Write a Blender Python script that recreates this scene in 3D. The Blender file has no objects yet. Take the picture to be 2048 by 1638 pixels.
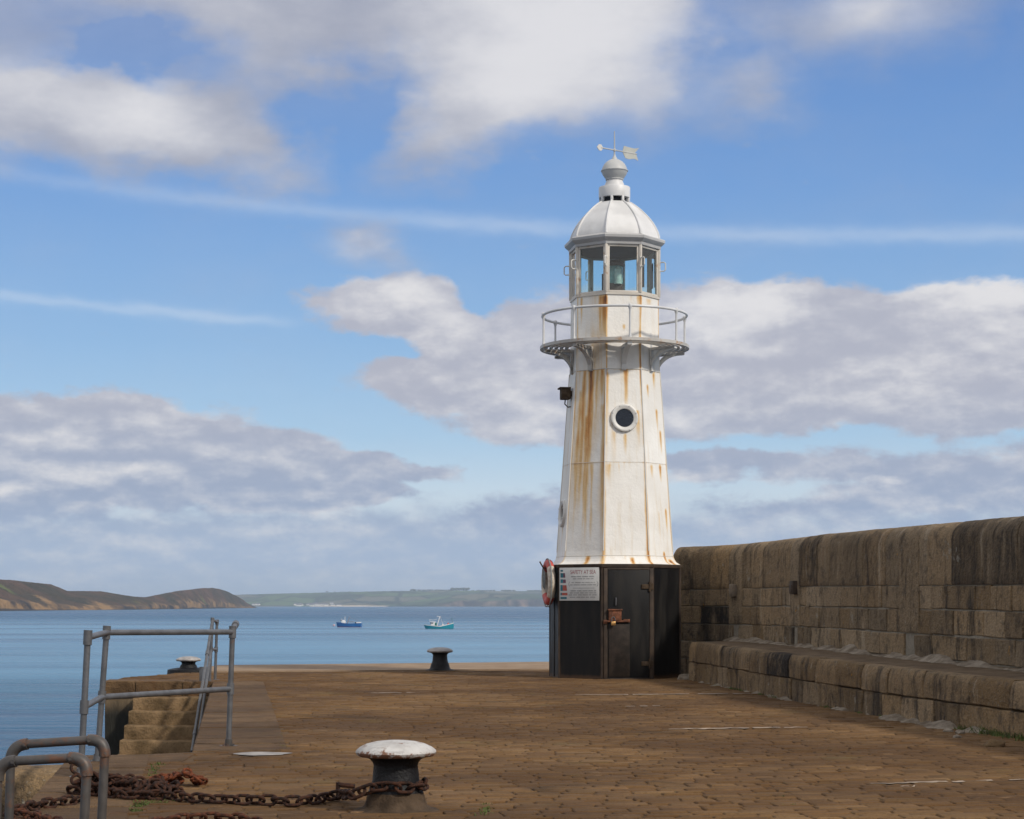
import bpy, bmesh, math, random
from mathutils import Vector, Matrix, noise as mn
R = math.radians
PI = math.pi
F = 3900.0            # focal length in photograph pixels
EYE = 1.4
HOR = 1210.0
SEA = -4.0
rnd = random.Random(7)
sc = bpy.context.scene
COL = sc.collection

def gp(x, y, z=0.0):              # point of the horizontal plane z seen at a photograph pixel
    Y = (EYE - z) * F / (y - HOR)
    return Vector(((x - 1024) / F * Y, Y, z))
def px(x, y, Y):
    return Vector(((x - 1024) / F * Y, Y, EYE + (HOR - y) / F * Y))
def lerp(a, b, t): return a + (b - a) * t
def clamp(v, a=0.0, b=1.0): return max(a, min(b, v))
def fbm(v, o=4): return mn.fractal(Vector(v), 1.0, 2.0, o)
def interp(tab, x):
    if x <= tab[0][0]: return tab[0][1]
    for (a, b), (c, d) in zip(tab, tab[1:]):
        if x <= c: return b + (d - b) * (x - a) / (c - a)
    return tab[-1][1]

# ------------------------------------------------------------------ mesh builder
class MB:
    def __init__(s, attrs=()):
        s.v = []; s.f = []; s.m = []; s.a = {k: [] for k in attrs}; s.cur = {k: 0.0 for k in attrs}; s.mi = 0
    def vert(s, p, **kw):
        s.v.append(tuple(p))
        for k in s.a: s.a[k].append(kw.get(k, s.cur[k]))
        return len(s.v) - 1
    def face(s, *ids): s.f.append(ids); s.m.append(s.mi)
    def grid(s, rows):               # rows of vertex ids
        for r0, r1 in zip(rows, rows[1:]):
            for i in range(len(r0) - 1): s.face(r0[i], r0[i+1], r1[i+1], r1[i])
    def box(s, c, size, rot=None, bev=0.0):
        bm = bmesh.new(); bmesh.ops.create_cube(bm, size=1.0)
        for v in bm.verts: v.co = Vector((v.co.x*size[0], v.co.y*size[1], v.co.z*size[2]))
        if bev: bmesh.ops.bevel(bm, geom=list(bm.edges), offset=bev, segments=2, affect='EDGES', profile=0.5)
        s.add_bm(bm, c, rot)
    def add_bm(s, bm, c=(0,0,0), rot=None):
        bm.verts.index_update(); base = len(s.v); c = Vector(c)
        for v in bm.verts: s.vert((rot @ v.co if rot else v.co) + c)
        for f in bm.faces: s.face(*[base + v.index for v in f.verts])
        bm.free()
    def tube(s, pts, r, seg=10, closed=False, caps=True):
        pts = [Vector(p) for p in pts]; n = len(pts); rings = []
        rr = r if isinstance(r, (list, tuple)) else [r] * n
        up = None
        for i, p in enumerate(pts):
            if closed: t = (pts[(i+1) % n] - pts[i-1]).normalized()
            else: t = (pts[min(i+1, n-1)] - pts[max(i-1, 0)]).normalized()
            if up is None:
                up = Vector((0,0,1)) if abs(t.z) < 0.9 else Vector((0,1,0))
            b = t.cross(up).normalized(); up = b.cross(t).normalized()
            rings.append([s.vert(p + b*math.cos(2*PI*k/seg)*rr[i] + up*math.sin(2*PI*k/seg)*rr[i]) for k in range(seg)])
        for i in range(n if closed else n-1):
            a, b2 = rings[i], rings[(i+1) % n]
            for k in range(seg): s.face(a[k], a[(k+1) % seg], b2[(k+1) % seg], b2[k])
        if caps and not closed: s.face(*rings[0][::-1]); s.face(*rings[-1])
    def lathe(s, prof, c, seg=32, phi0=0.0, caps=True, jit=None):
        c = Vector(c); rings = []
        for r, z in prof:
            ring = []
            for k in range(seg):
                a = phi0 + 2*PI*k/seg
                q = jit(a, r, z) if jit else 1.0
                ring.append(s.vert((c.x + r*q*math.sin(a), c.y - r*q*math.cos(a), c.z + z)))
            rings.append(ring)
        for a, b in zip(rings, rings[1:]):
            for k in range(seg): s.face(a[k], a[(k+1) % seg], b[(k+1) % seg], b[k])
        if caps:
            s.face(*rings[0][::-1]); s.face(*rings[-1])
    def prism(s, pts, n, th):        # flat outline (list of Vector) thickened along n
        n = Vector(n).normalized() * th
        a = [s.vert(p) for p in pts]; b = [s.vert(Vector(p) + n) for p in pts]
        s.face(*a[::-1]); s.face(*b)
        for i in range(len(pts)): j = (i+1) % len(pts); s.face(a[i], a[j], b[j], b[i])
    def build(s, name, mats, parent=None, origin=(0,0,0), smooth=40, loc=None):
        me = bpy.data.meshes.new(name); o0 = Vector(origin)
        me.from_pydata([tuple(Vector(p) - o0) for p in s.v], [], s.f)
        mats = mats if isinstance(mats, (list, tuple)) else [mats]
        for m in mats: me.materials.append(m)
        if len(mats) > 1: me.polygons.foreach_set('material_index', s.m)
        bm = bmesh.new(); bm.from_mesh(me); bmesh.ops.recalc_face_normals(bm, faces=list(bm.faces)); bm.to_mesh(me); bm.free()
        for k, vals in s.a.items():
            at = me.attributes.new(k, 'FLOAT', 'POINT'); at.data.foreach_set('value', vals)
        if smooth:
            me.polygons.foreach_set('use_smooth', [True]*len(me.polygons)); me.set_sharp_from_angle(angle=R(smooth))
        me.update()
        o = bpy.data.objects.new(name, me); COL.objects.link(o)
        if parent: o.parent = parent
        if loc is not None: o.location = loc
        return o

def tag(o, label=None, cat=None, group=None, kind=None):
    if label: o['label'] = label
    if cat: o['category'] = cat
    if group: o['group'] = group
    if kind: o['kind'] = kind
    return o
def empty(name, loc, label, cat, group=None):
    o = bpy.data.objects.new(name, None); COL.objects.link(o); o.location = loc; o.empty_display_size = 0.2
    return tag(o, label, cat, group)
def inst(src, parent=None, loc=None, rot=None, scale=None):
    c = src.copy(); COL.objects.link(c); c.parent = parent
    if loc is not None: c.location = loc
    if rot is not None: c.rotation_euler = rot
    if scale is not None: c.scale = scale
    return c

# ------------------------------------------------------------------ node helpers
def nd(nt, typ, ins=None, **props):
    n = nt.nodes.new(typ)
    for k, v in props.items(): setattr(n, k, v)
    for k, v in (ins or {}).items():
        if isinstance(v, bpy.types.NodeSocket): nt.links.new(v, n.inputs[k])
        else: n.inputs[k].default_value = v
    return n
def c4(c): return (c[0], c[1], c[2], 1.0) if len(c) == 3 else c
def mth(nt, op, a, b=0.0, c=0.0, cl=False): return nd(nt, 'ShaderNodeMath', {0: a, 1: b, 2: c}, operation=op, use_clamp=cl).outputs[0]
def mixc(nt, f, a, b, bt='MIX'):
    n = nd(nt, 'ShaderNodeMix', {0: f}, data_type='RGBA', blend_type=bt)
    for i, v in ((6, a), (7, b)):
        if isinstance(v, bpy.types.NodeSocket): nt.links.new(v, n.inputs[i])
        else: n.inputs[i].default_value = c4(v)
    return n.outputs[2]
def ramp(nt, f, stops, interp='LINEAR'):
    n = nd(nt, 'ShaderNodeValToRGB', {0: f}); cr = n.color_ramp; cr.interpolation = interp
    while len(cr.elements) < len(stops): cr.elements.new(0.5)
    for e, (p, c) in zip(cr.elements, stops): e.position = p; e.color = c4(c) if not isinstance(c, float) else (c, c, c, 1)
    return n.outputs[0]
def sstep(nt, v, lo, hi, a=0.0, b=1.0):
    return nd(nt, 'ShaderNodeMapRange', {0: v, 1: lo, 2: hi, 3: a, 4: b}, interpolation_type='SMOOTHSTEP').outputs[0]
def noise(nt, vec, scale, detail=4, rough=0.55, dist=0.0): return nd(nt, 'ShaderNodeTexNoise', {'Vector': vec, 'Scale': scale, 'Detail': detail, 'Roughness': rough, 'Distortion': dist}).outputs[0]
def mapping(nt, vec, scale=(1,1,1), rot=(0,0,0), loc=(0,0,0), t='POINT'): return nd(nt, 'ShaderNodeMapping', {0: vec, 1: loc, 2: rot, 3: scale}, vector_type=t).outputs[0]
def attr(nt, name): return nd(nt, 'ShaderNodeAttribute', attribute_name=name).outputs[2]
def bump(nt, h, s, d, nrm=None):
    n = nd(nt, 'ShaderNodeBump', {'Height': h, 'Strength': s, 'Distance': d})
    if nrm: nt.links.new(nrm, n.inputs['Normal'])
    return n.outputs[0]
def material(name):
    m = bpy.data.materials.new(name); m.use_nodes = True; nt = m.node_tree
    b = nt.nodes['Principled BSDF']; geo = nd(nt, 'ShaderNodeNewGeometry'); tc = nd(nt, 'ShaderNodeTexCoord')
    return m, nt, b, geo.outputs['Position'], tc.outputs['Object']
def setp(nt, b, **kw):
    names = {'col': 'Base Color', 'rough': 'Roughness', 'metal': 'Metallic', 'nrm': 'Normal', 'spec': 'Specular IOR Level', 'alpha': 'Alpha'}
    for k, v in kw.items():
        s = b.inputs[names[k]]
        if isinstance(v, bpy.types.NodeSocket): nt.links.new(v, s)
        else: s.default_value = c4(v) if k == 'col' else v

def simple(name, col, rough=0.6, metal=0.0, var=0.25, scale=8.0, bmp=0.15, bd=0.01, dark=None, spec=0.5):
    m, nt, b, P, O = material(name)
    n = noise(nt, O, scale, 5); d = dark or tuple(c*(1-var) for c in col)
    setp(nt, b, col=mixc(nt, sstep(nt, n, 0.3, 0.7), d, tuple(min(1, c*(1+var*0.4)) for c in col)), rough=rough, metal=metal, spec=spec)
    if bmp: setp(nt, b, nrm=bump(nt, noise(nt, O, scale*6, 3), bmp, bd))
    return m

def mat_white_tower():
    m, nt, b, P, O = material('weathered_white_paint')
    streak = noise(nt, mapping(nt, O, (9, 9, 0.7)), 1.0, 4, 0.6)
    fine = noise(nt, O, 22, 4)
    big = noise(nt, O, 1.3, 3)
    base = mixc(nt, sstep(nt, big, 0.35, 0.7), (0.74, 0.72, 0.68), (0.83, 0.82, 0.79))
    base = mixc(nt, mth(nt, 'MULTIPLY', sstep(nt, streak, 0.50, 0.74), 0.30), base, (0.58, 0.46, 0.28))
    ru = attr(nt, 'rust')
    r2 = mth(nt, 'ADD', ru, mth(nt, 'MULTIPLY', mth(nt, 'SUBTRACT', noise(nt, mapping(nt, O, (26, 26, 2.2)), 1.0, 4), 0.5), mth(nt, 'MULTIPLY', ru, 1.3)))
    base = mixc(nt, sstep(nt, r2, 0.03, 0.50, 0.0, 0.85), base, (0.66, 0.43, 0.16))
    base = mixc(nt, sstep(nt, r2, 0.35, 0.95), base, (0.50, 0.22, 0.050))
    base = mixc(nt, sstep(nt, r2, 0.85, 1.4), base, (0.16, 0.06, 0.02))
    setp(nt, b, col=base, rough=0.5, nrm=bump(nt, mth(nt, 'ADD', mth(nt, 'MULTIPLY', fine, 0.6), noise(nt, O, 6, 3)), 0.35, 0.02))
    return m
def mat_white_metal(name='white_painted_metal', rust=0.5, col=(0.70, 0.69, 0.66)):
    m, nt, b, P, O = material(name)
    n = noise(nt, O, 7, 6, 0.62); d = noise(nt, O, 2.2, 3)
    base = mixc(nt, sstep(nt, d, 0.35, 0.7), tuple(c*0.82 for c in col), col)
    base = mixc(nt, sstep(nt, n, 0.70-0.14*rust, 0.82-0.12*rust, 0.0, 0.85), base, (0.36, 0.19, 0.07))
    setp(nt, b, col=base, rough=0.45, nrm=bump(nt, n, 0.25, 0.01))
    return m
def mat_black_base():
    m, nt, b, P, O = material('black_gloss_paint')
    n = noise(nt, mapping(nt, O, (5, 5, 0.9)), 1.0, 6, 0.6); f = noise(nt, O, 30, 3)
    edge = attr(nt, 'edge')
    e = mth(nt, 'ADD', edge, mth(nt, 'MULTIPLY', mth(nt, 'SUBTRACT', n, 0.5), 0.8))
    base = mixc(nt, sstep(nt, n, 0.4, 0.75), (0.006, 0.006, 0.007), (0.020, 0.018, 0.016))
    base = mixc(nt, sstep(nt, e, 0.45, 1.0, 0, 0.75), base, (0.085, 0.048, 0.026))
    setp(nt, b, col=base, spec=0.22, rough=sstep(nt, n, 0.3, 0.7, 0.42, 0.65), nrm=bump(nt, mth(nt, 'ADD', f, n), 0.15, 0.01))
    return m
def mat_pipe(name, col, rust, metal=0.35):
    m, nt, b, P, O = material(name)
    n = noise(nt, O, 9, 6, 0.65); f = noise(nt, O, 45, 3)
    base = mixc(nt, sstep(nt, n, 0.35, 0.65), tuple(c*0.7 for c in col), col)
    base = mixc(nt, sstep(nt, noise(nt, O, 5, 6, 0.7), 0.72-0.3*rust, 0.86-0.3*rust, 0, 0.9), base, (0.14, 0.060, 0.028))
    setp(nt, b, col=base, rough=0.5, metal=metal, nrm=bump(nt, f, 0.2, 0.004))
    return m
def mat_rust(name, a=(0.014, 0.009, 0.008), c=(0.070, 0.027, 0.014)):
    m, nt, b, P, O = material(name)
    n = noise(nt, P, 35, 5, 0.65)
    setp(nt, b, col=mixc(nt, sstep(nt, n, 0.35, 0.68), a, c), rough=0.85, spec=0.25, nrm=bump(nt, n, 0.5, 0.006))
    return m
def mat_cap():
    m, nt, b, P, O = material('peeling_white_cap_paint')
    n = mth(nt, 'ADD', noise(nt, O, 14, 6, 0.65, 0.4), mth(nt, 'MULTIPLY', noise(nt, O, 4, 3), 0.10)); z = nd(nt, 'ShaderNodeSeparateXYZ', {0: O}).outputs[2]
    rim = sstep(nt, z, 0.37, 0.44, 0.16, 0.0)
    base = mixc(nt, sstep(nt, noise(nt, O, 5, 3), 0.3, 0.7), (0.38, 0.365, 0.35), (0.56, 0.55, 0.535))
    base = mixc(nt, sstep(nt, noise(nt, mapping(nt, O, (3, 14, 20)), 2, 5, 0.7), 0.56, 0.62, 0, 0.55), base, (0.32, 0.30, 0.29))
    base = mixc(nt, sstep(nt, mth(nt, 'ADD', n, rim), 0.635, 0.71), base, (0.20, 0.10, 0.06))
    setp(nt, b, col=base, rough=0.65, nrm=bump(nt, n, 0.6, 0.02))
    return m
def stone_color(nt, P, tone, warm):
    g = noise(nt, P, 38, 3, 0.7); m = noise(nt, P, 4.5, 7, 0.72); st = noise(nt, mapping(nt, P, (3.4, 3.4, 0.75)), 1.0, 6, 0.72)
    a = mixc(nt, tone, (0.185, 0.132, 0.078), (0.450, 0.340, 0.220))
    a = mixc(nt, warm, a, mixc(nt, tone, (0.200, 0.126, 0.058), (0.425, 0.285, 0.148)))
    a = mixc(nt, sstep(nt, g, 0.30, 0.70, 0.0, 0.5), a, (0.055, 0.045, 0.035))
    a = mixc(nt, sstep(nt, g, 0.58, 0.74, 0.0, 0.6), a, (0.46, 0.395, 0.30))
    a = mixc(nt, sstep(nt, m, 0.50, 0.66, 0.0, 0.65), a, (0.060, 0.050, 0.042))
    a = mixc(nt, sstep(nt, st, 0.52, 0.68, 0.0, 0.85), a, (0.042, 0.034, 0.028))
    a = mixc(nt, sstep(nt, st, 0.42, 0.28, 0.0, 0.55), a, (0.46, 0.385, 0.285))
    return a, g, m, st
def mat_wall(name='granite_blocks', algae=0.0):
    m, nt, b, P, O = material(name)
    tone = attr(nt, 'tone'); a, g, mm, st = stone_color(nt, P, tone, attr(nt, 'warm'))
    sn = mth(nt, 'MULTIPLY', attr(nt, 'stain'), sstep(nt, mth(nt, 'ADD', mth(nt, 'MULTIPLY', st, 0.7), mth(nt, 'MULTIPLY', mm, 0.3)), 0.36, 0.56, 0.45, 1.25), cl=True) if False else nd(nt, 'ShaderNodeMath', {0: attr(nt, 'stain'), 1: sstep(nt, mth(nt, 'ADD', mth(nt, 'MULTIPLY', st, 0.7), mth(nt, 'MULTIPLY', mm, 0.3)), 0.38, 0.56, 0.35, 1.3)}, operation='MULTIPLY', use_clamp=True).outputs[0]
    a = mixc(nt, sn, a, (0.026, 0.021, 0.018))
    li = noise(nt, P, 1.7, 6, 0.7)
    a = mixc(nt, sstep(nt, li, 0.695, 0.715, 0, 0.75), a, (0.42, 0.20, 0.02))
    a = mixc(nt, sstep(nt, noise(nt, P, 3.1, 7, 0.7), 0.64, 0.67, 0, 0.5), a, (0.33, 0.32, 0.28))
    h = mth(nt, 'ADD', mth(nt, 'MULTIPLY', g, 0.5), mth(nt, 'ADD', mm, mth(nt, 'MULTIPLY', noise(nt, P, 14, 4), 0.9)))
    setp(nt, b, col=a, rough=0.9, spec=0.2, nrm=bump(nt, h, 1.0, 0.05))
    return m
def mat_plain_stone(name, c0, c1, scale=4.0, bd=0.02, dark=(0.05, 0.04, 0.03)):
    m, nt, b, P, O = material(name)
    g = noise(nt, P, scale*9, 4, 0.7); n = noise(nt, P, scale, 6, 0.65)
    a = mixc(nt, sstep(nt, n, 0.3, 0.7), c0, c1)
    a = mixc(nt, sstep(nt, g, 0.55, 0.75, 0, 0.6), a, dark)
    setp(nt, b, col=a, rough=0.9, spec=0.2, nrm=bump(nt, mth(nt, 'ADD', g, n), 0.7, bd))
    return m
def mat_setts():
    m, nt, b, P, O = material('granite_setts')
    tone = attr(nt, 'tone'); warm = attr(nt, 'warm')
    g = noise(nt, P, 30, 4, 0.7); big = noise(nt, P, 0.30, 5, 0.6); mid = noise(nt, mapping(nt, P, (1.0, 1.8, 1)), 2.2, 6, 0.7)
    a = mixc(nt, tone, (0.122, 0.068, 0.028), (0.225, 0.136, 0.063))
    a = mixc(nt, mth(nt, 'MULTIPLY', warm, 0.6), a, (0.155, 0.078, 0.028))
    a = mixc(nt, sstep(nt, big, 0.36, 0.62, 0, 0.85), a, (0.080, 0.042, 0.018))
    a = mixc(nt, sstep(nt, mid, 0.58, 0.74, 0, 0.6), a, (0.33, 0.21, 0.115))
    a = mixc(nt, sstep(nt, mid, 0.28, 0.44, 0.6, 0), a, (0.065, 0.036, 0.018))
    a = mixc(nt, sstep(nt, g, 0.5, 0.72, 0, 0.5), a, (0.060, 0.037, 0.021))
    a = mixc(nt, sstep(nt, noise(nt, P, 0.8, 5, 0.7), 0.58, 0.72, 0, 0.4), a, (0.125, 0.100, 0.035))
    a = mixc(nt, sstep(nt, noise(nt, P, 0.55, 4, 0.6, 0.8), 0.60, 0.70, 0, 0.5), a, (0.040, 0.026, 0.015))
    setp(nt, b, col=a, rough=0.88, spec=0.2, nrm=bump(nt, mth(nt, 'ADD', g, mid), 0.8, 0.02))
    return m
def mat_slab():
    m, nt, b, P, O = material('quay_edge_granite')
    g = noise(nt, P, 34, 4, 0.7); n = noise(nt, P, 1.6, 6, 0.7); s = noise(nt, mapping(nt, P, (1, 3, 1)), 3, 6, 0.7)
    a = mixc(nt, attr(nt, 'tone'), (0.125, 0.073, 0.034), (0.205, 0.125, 0.062))
    a = mixc(nt, sstep(nt, n, 0.50, 0.70, 0, 0.7), a, (0.155, 0.068, 0.024))
    a = mixc(nt, sstep(nt, s, 0.48, 0.66, 0, 0.65), a, (0.060, 0.038, 0.022))
    a = mixc(nt, sstep(nt, noise(nt, P, 0.7, 6, 0.7, 0.5), 0.46, 0.62, 0, 0.75), a, (0.078, 0.044, 0.020))
    a = mixc(nt, sstep(nt, s, 0.30, 0.44, 0.5, 0), a, (0.33, 0.22, 0.125))
    a = mixc(nt, sstep(nt, g, 0.52, 0.72, 0, 0.6), a, (0.065, 0.042, 0.024))
    setp(nt, b, col=a, rough=0.85, spec=0.25, nrm=bump(nt, mth(nt, 'ADD', g, mth(nt, 'MULTIPLY', s, 2)), 1.0, 0.04))
    return m
def mat_weed():
    m, nt, b, P, O = material('weeded_quay_side')
    n = noise(nt, mapping(nt, P, (3, 3, 0.8)), 1, 6, 0.65); z = nd(nt, 'ShaderNodeSeparateXYZ', {0: P}).outputs[2]
    t = mth(nt, 'ADD', z, mth(nt, 'MULTIPLY', n, 0.5))
    a = mixc(nt, n, (0.15, 0.105, 0.06), (0.21, 0.15, 0.09))
    a = mixc(nt, sstep(nt, t, -0.35, 0.10, 1.0, 0.0), a, mixc(nt, n, (0.010, 0.010, 0.009), (0.030, 0.028, 0.020)))
    setp(nt, b, col=a, rough=0.8, spec=0.3, nrm=bump(nt, n, 0.8, 0.06))
    return m
def mat_sea():
    m, nt, b, P, O = material('calm_sea')
    w1 = noise(nt, mapping(nt, P, (0.10, 0.42, 1)), 1.0, 5, 0.62)
    w2 = noise(nt, mapping(nt, P, (0.7, 2.6, 1)), 1.0, 4, 0.6)
    w0 = noise(nt, mapping(nt, P, (0.022, 0.10, 1)), 1.0, 5, 0.65)
    band = noise(nt, mapping(nt, P, (0.0035, 0.018, 1)), 1.0, 5, 0.6, 0.6)
    far = noise(nt, mapping(nt, P, (0.0006, 0.0045, 1), (0, 0, 0.05)), 1.0, 4, 0.6)
    a = mixc(nt, sstep(nt, band, 0.38, 0.64), (0.010, 0.070, 0.165), (0.036, 0.150, 0.290))
    a = mixc(nt, sstep(nt, far, 0.42, 0.62, 0, 0.6), a, (0.012, 0.120, 0.205))
    a = mixc(nt, sstep(nt, mth(nt, 'ADD', mth(nt, 'MULTIPLY', w0, 0.5), mth(nt, 'MULTIPLY', w1, 0.5)), 0.42, 0.56, 0.65, 0.0), a, (0.010, 0.048, 0.120))  # dark ripple faces: wave shading painted into the colour
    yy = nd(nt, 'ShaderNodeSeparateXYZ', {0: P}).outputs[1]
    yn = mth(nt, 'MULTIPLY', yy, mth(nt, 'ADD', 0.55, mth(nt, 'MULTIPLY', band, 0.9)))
    sky_refl = mth(nt, 'MULTIPLY', sstep(nt, yn, 55, 230), sstep(nt, yn, 420, 900, 1, 0))
    a = mixc(nt, mth(nt, 'MULTIPLY', sky_refl, sstep(nt, band, 0.35, 0.6, 0.25, 0.9)), a, (0.175, 0.350, 0.520))  # paler mid-distance water: reflected sky painted into the base colour
    setp(nt, b, col=a, rough=sstep(nt, band, 0.35, 0.65, 0.22, 0.40), spec=0.5, nrm=bump(nt, mth(nt, 'ADD', mth(nt, 'MULTIPLY', w0, 3.2), mth(nt, 'ADD', w1, mth(nt, 'MULTIPLY', w2, 0.45))), 0.75, 1.3))
    b.inputs['IOR'].default_value = 1.33
    return m
def mat_headland():
    m, nt, b, P, O = material('heath_and_cliff')
    h = attr(nt, 'hfrac'); n = noise(nt, mapping(nt, P, (1, 1, 1.5)), 0.012, 6, 0.65); f = noise(nt, P, 0.05, 6, 0.7); cl = noise(nt, mapping(nt, P, (1, 0.6, 1.0)), 0.030, 6, 0.7)
    veg = mixc(nt, sstep(nt, n, 0.36, 0.64), (0.046, 0.036, 0.014), (0.105, 0.056, 0.030))
    veg = mixc(nt, sstep(nt, f, 0.45, 0.68, 0, 0.8), veg, (0.018, 0.022, 0.010))
    veg = mixc(nt, sstep(nt, noise(nt, P, 0.007, 3), 0.62, 0.68, 0, 0.7), veg, (0.13, 0.16, 0.035))
    rock = mixc(nt, sstep(nt, cl, 0.36, 0.62), (0.024, 0.019, 0.018), (0.30, 0.180, 0.075))
    t = mth(nt, 'ADD', h, mth(nt, 'MULTIPLY', mth(nt, 'SUBTRACT', noise(nt, P, 0.011, 6, 0.7), 0.5), 1.7))
    a = mixc(nt, sstep(nt, t, 0.26, 0.44), rock, veg)
    a = mixc(nt, sstep(nt, h, 0.03, 0.09, 1, 0), a, (0.030, 0.026, 0.024))
    setp(nt, b, col=a, rough=0.95, spec=0.1, nrm=bump(nt, mth(nt, 'ADD', f, cl), 1.0, 8.0))
    return m
def mat_hills():
    m, nt, b, P, O = material('field_patchwork')
    q = mapping(nt, P, (1.0, 0.32, 1.0), (0, 0, 0.25))
    v = nd(nt, 'ShaderNodeTexVoronoi', {'Vector': q, 'Scale': 0.0075, 'Randomness': 0.9}, feature='F1', voronoi_dimensions='2D')
    e = nd(nt, 'ShaderNodeTexVoronoi', {'Vector': q, 'Scale': 0.0075, 'Randomness': 0.9}, feature='DISTANCE_TO_EDGE', voronoi_dimensions='2D').outputs[0]
    rv = nd(nt, 'ShaderNodeSeparateColor', {0: v.outputs[1]}).outputs[0]
    a = ramp(nt, rv, [(0.0, (0.050, 0.075, 0.030)), (0.3, (0.090, 0.130, 0.042)), (0.55, (0.065, 0.090, 0.042)), (0.75, (0.125, 0.115, 0.068)), (1.0, (0.080, 0.120, 0.045))], 'CONSTANT')
    a = mixc(nt, sstep(nt, e, 0.04, 0.10, 0.9, 0), a, (0.018, 0.026, 0.012))
    wd = noise(nt, mapping(nt, P, (1, 0.5, 1)), 0.0042, 5, 0.65)
    a = mixc(nt, sstep(nt, wd, 0.55, 0.60), a, (0.022, 0.030, 0.014))
    h = attr(nt, 'cliff')
    a = mixc(nt, h, a, mixc(nt, sstep(nt, noise(nt, mapping(nt, P, (1, 0.2, 0.3)), 0.02, 5), 0.4, 0.65), (0.035, 0.03, 0.032), (0.25, 0.17, 0.12)))
    setp(nt, b, col=a, rough=0.95, spec=0.05)
    return m
def mat_glass():
    m, nt, b, P, O = material('lantern_glass')
    t = nd(nt, 'ShaderNodeBsdfTransparent', {0: (0.82, 0.975, 0.99, 1)}); g = nd(nt, 'ShaderNodeBsdfGlossy', {0: (1, 1, 1, 1), 'Roughness': 0.03})
    fr = nd(nt, 'ShaderNodeFresnel', {0: 1.45})
    mx = nd(nt, 'ShaderNodeMixShader', {0: mth(nt, 'ADD', fr.outputs[0], 0.03, cl=True), 1: t.outputs[0], 2: g.outputs[0]})
    nt.links.new(mx.outputs[0], nt.nodes['Material Output'].inputs[0])
    return m

WHITE = mat_white_tower(); WMETAL = mat_white_metal(); WCLEAN = mat_white_metal('white_railing_paint', 0.15, (0.66, 0.67, 0.68))
GALLERY = mat_white_metal('rusty_gallery_paint', 1.25, (0.50, 0.48, 0.45)); FRAME = mat_white_metal('stained_frame_paint', 0.95, (0.62, 0.58, 0.52))
DOME = mat_white_metal('dome_white_paint', -0.2, (0.71, 0.71, 0.71)); BALL = mat_white_metal('flaking_grey_paint', -0.1, (0.52, 0.53, 0.53))
BLACK = mat_black_base(); DARK = simple('dark_parts_and_shade', (0.022, 0.026, 0.036), 0.8, var=0.4, scale=4)  # own colour of the screens; painted shade on ceiling and vent
BROWN = simple('brown_rusty_frame', (0.050, 0.032, 0.021), 0.75, var=0.5, scale=6)
RUSTP = simple('rusted_lock_plate', (0.17, 0.060, 0.028), 0.85, var=0.6, scale=14, bmp=0.5)
BRASS = simple('brass', (0.62, 0.36, 0.14), 0.35, 0.8, scale=20)
GALV = mat_pipe('galvanised_pipe', (0.145, 0.15, 0.162), 0.35); OLDPIPE = mat_pipe('old_rust_grey_pipe', (0.085, 0.078, 0.074), 0.8, 0.15)
RUST = mat_rust('dark_chain_rust'); ORANGE = mat_rust('bright_chain_rust', (0.045, 0.015, 0.008), (0.19, 0.052, 0.018))
CAP = mat_cap(); IRON = simple('black_painted_iron', (0.011, 0.011, 0.013), 0.55, var=0.5, scale=9, bmp=0.4, bd=0.02, spec=0.25)
IRONB = simple('worn_brown_iron', (0.080, 0.055, 0.036), 0.85, spec=0.15, var=0.5, scale=9, bmp=0.5, bd=0.02)
GREYCAP = simple('worn_pale_cap', (0.36, 0.34, 0.33), 0.8, var=0.35, scale=9, bmp=0.4)
STONE = mat_wall(); MORTAR = mat_plain_stone('joint_mortar', (0.20, 0.175, 0.14), (0.30, 0.27, 0.22)); FILLET = mat_plain_stone('pale_mortar', (0.13, 0.098, 0.066), (0.36, 0.31, 0.25), 4, 0.04)
BENCHTOP = mat_plain_stone('bench_top_grit', (0.085, 0.058, 0.035), (0.170, 0.120, 0.075), 3)
SETTS = mat_setts(); GROUT = mat_plain_stone('dirt_in_joints', (0.070, 0.042, 0.020), (0.130, 0.080, 0.040), 2.0, 0.01, (0.045, 0.03, 0.015)); SLAB = mat_slab(); WEED = mat_weed(); CONC = mat_plain_stone('sandy_concrete', (0.23, 0.160, 0.105), (0.32, 0.235, 0.160), 1.5, 0.01, (0.16, 0.11, 0.07))
STEP = mat_plain_stone('worn_step_stone', (0.095, 0.062, 0.030), (0.27, 0.178, 0.095), 2.6, 0.05, (0.040, 0.034, 0.016))
PAINTLINE = simple('worn_line_paint', (0.36, 0.28, 0.21), 0.8, var=0.5, scale=3)
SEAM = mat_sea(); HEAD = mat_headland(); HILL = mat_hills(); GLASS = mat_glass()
SAND = simple('beach_sand', (0.62, 0.50, 0.36), 0.9, var=0.15, scale=0.01, bmp=0); BEDMUD = simple('sea_bed', (0.08, 0.08, 0.06), 0.9, scale=0.1, bmp=0)
GRASS = simple('grass_blades', (0.085, 0.115, 0.022), 0.8, var=0.5, scale=3, bmp=0)
SIGNW = simple('sign_white', (0.60, 0.60, 0.585), 0.45, var=0.12, scale=5, bmp=0); SIGNR = simple('sign_red', (0.36, 0.10, 0.11), 0.5, bmp=0); SIGNT = simple('sign_grey_lettering', (0.15, 0.15, 0.16), 0.5, bmp=0)
TEAL = simple('sign_teal', (0.015, 0.15, 0.20), 0.5, bmp=0); BRICK = simple('sign_brick_red', (0.40, 0.085, 0.06), 0.5, bmp=0); PLUM = simple('sign_plum', (0.15, 0.06, 0.10), 0.5, bmp=0)
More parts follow.
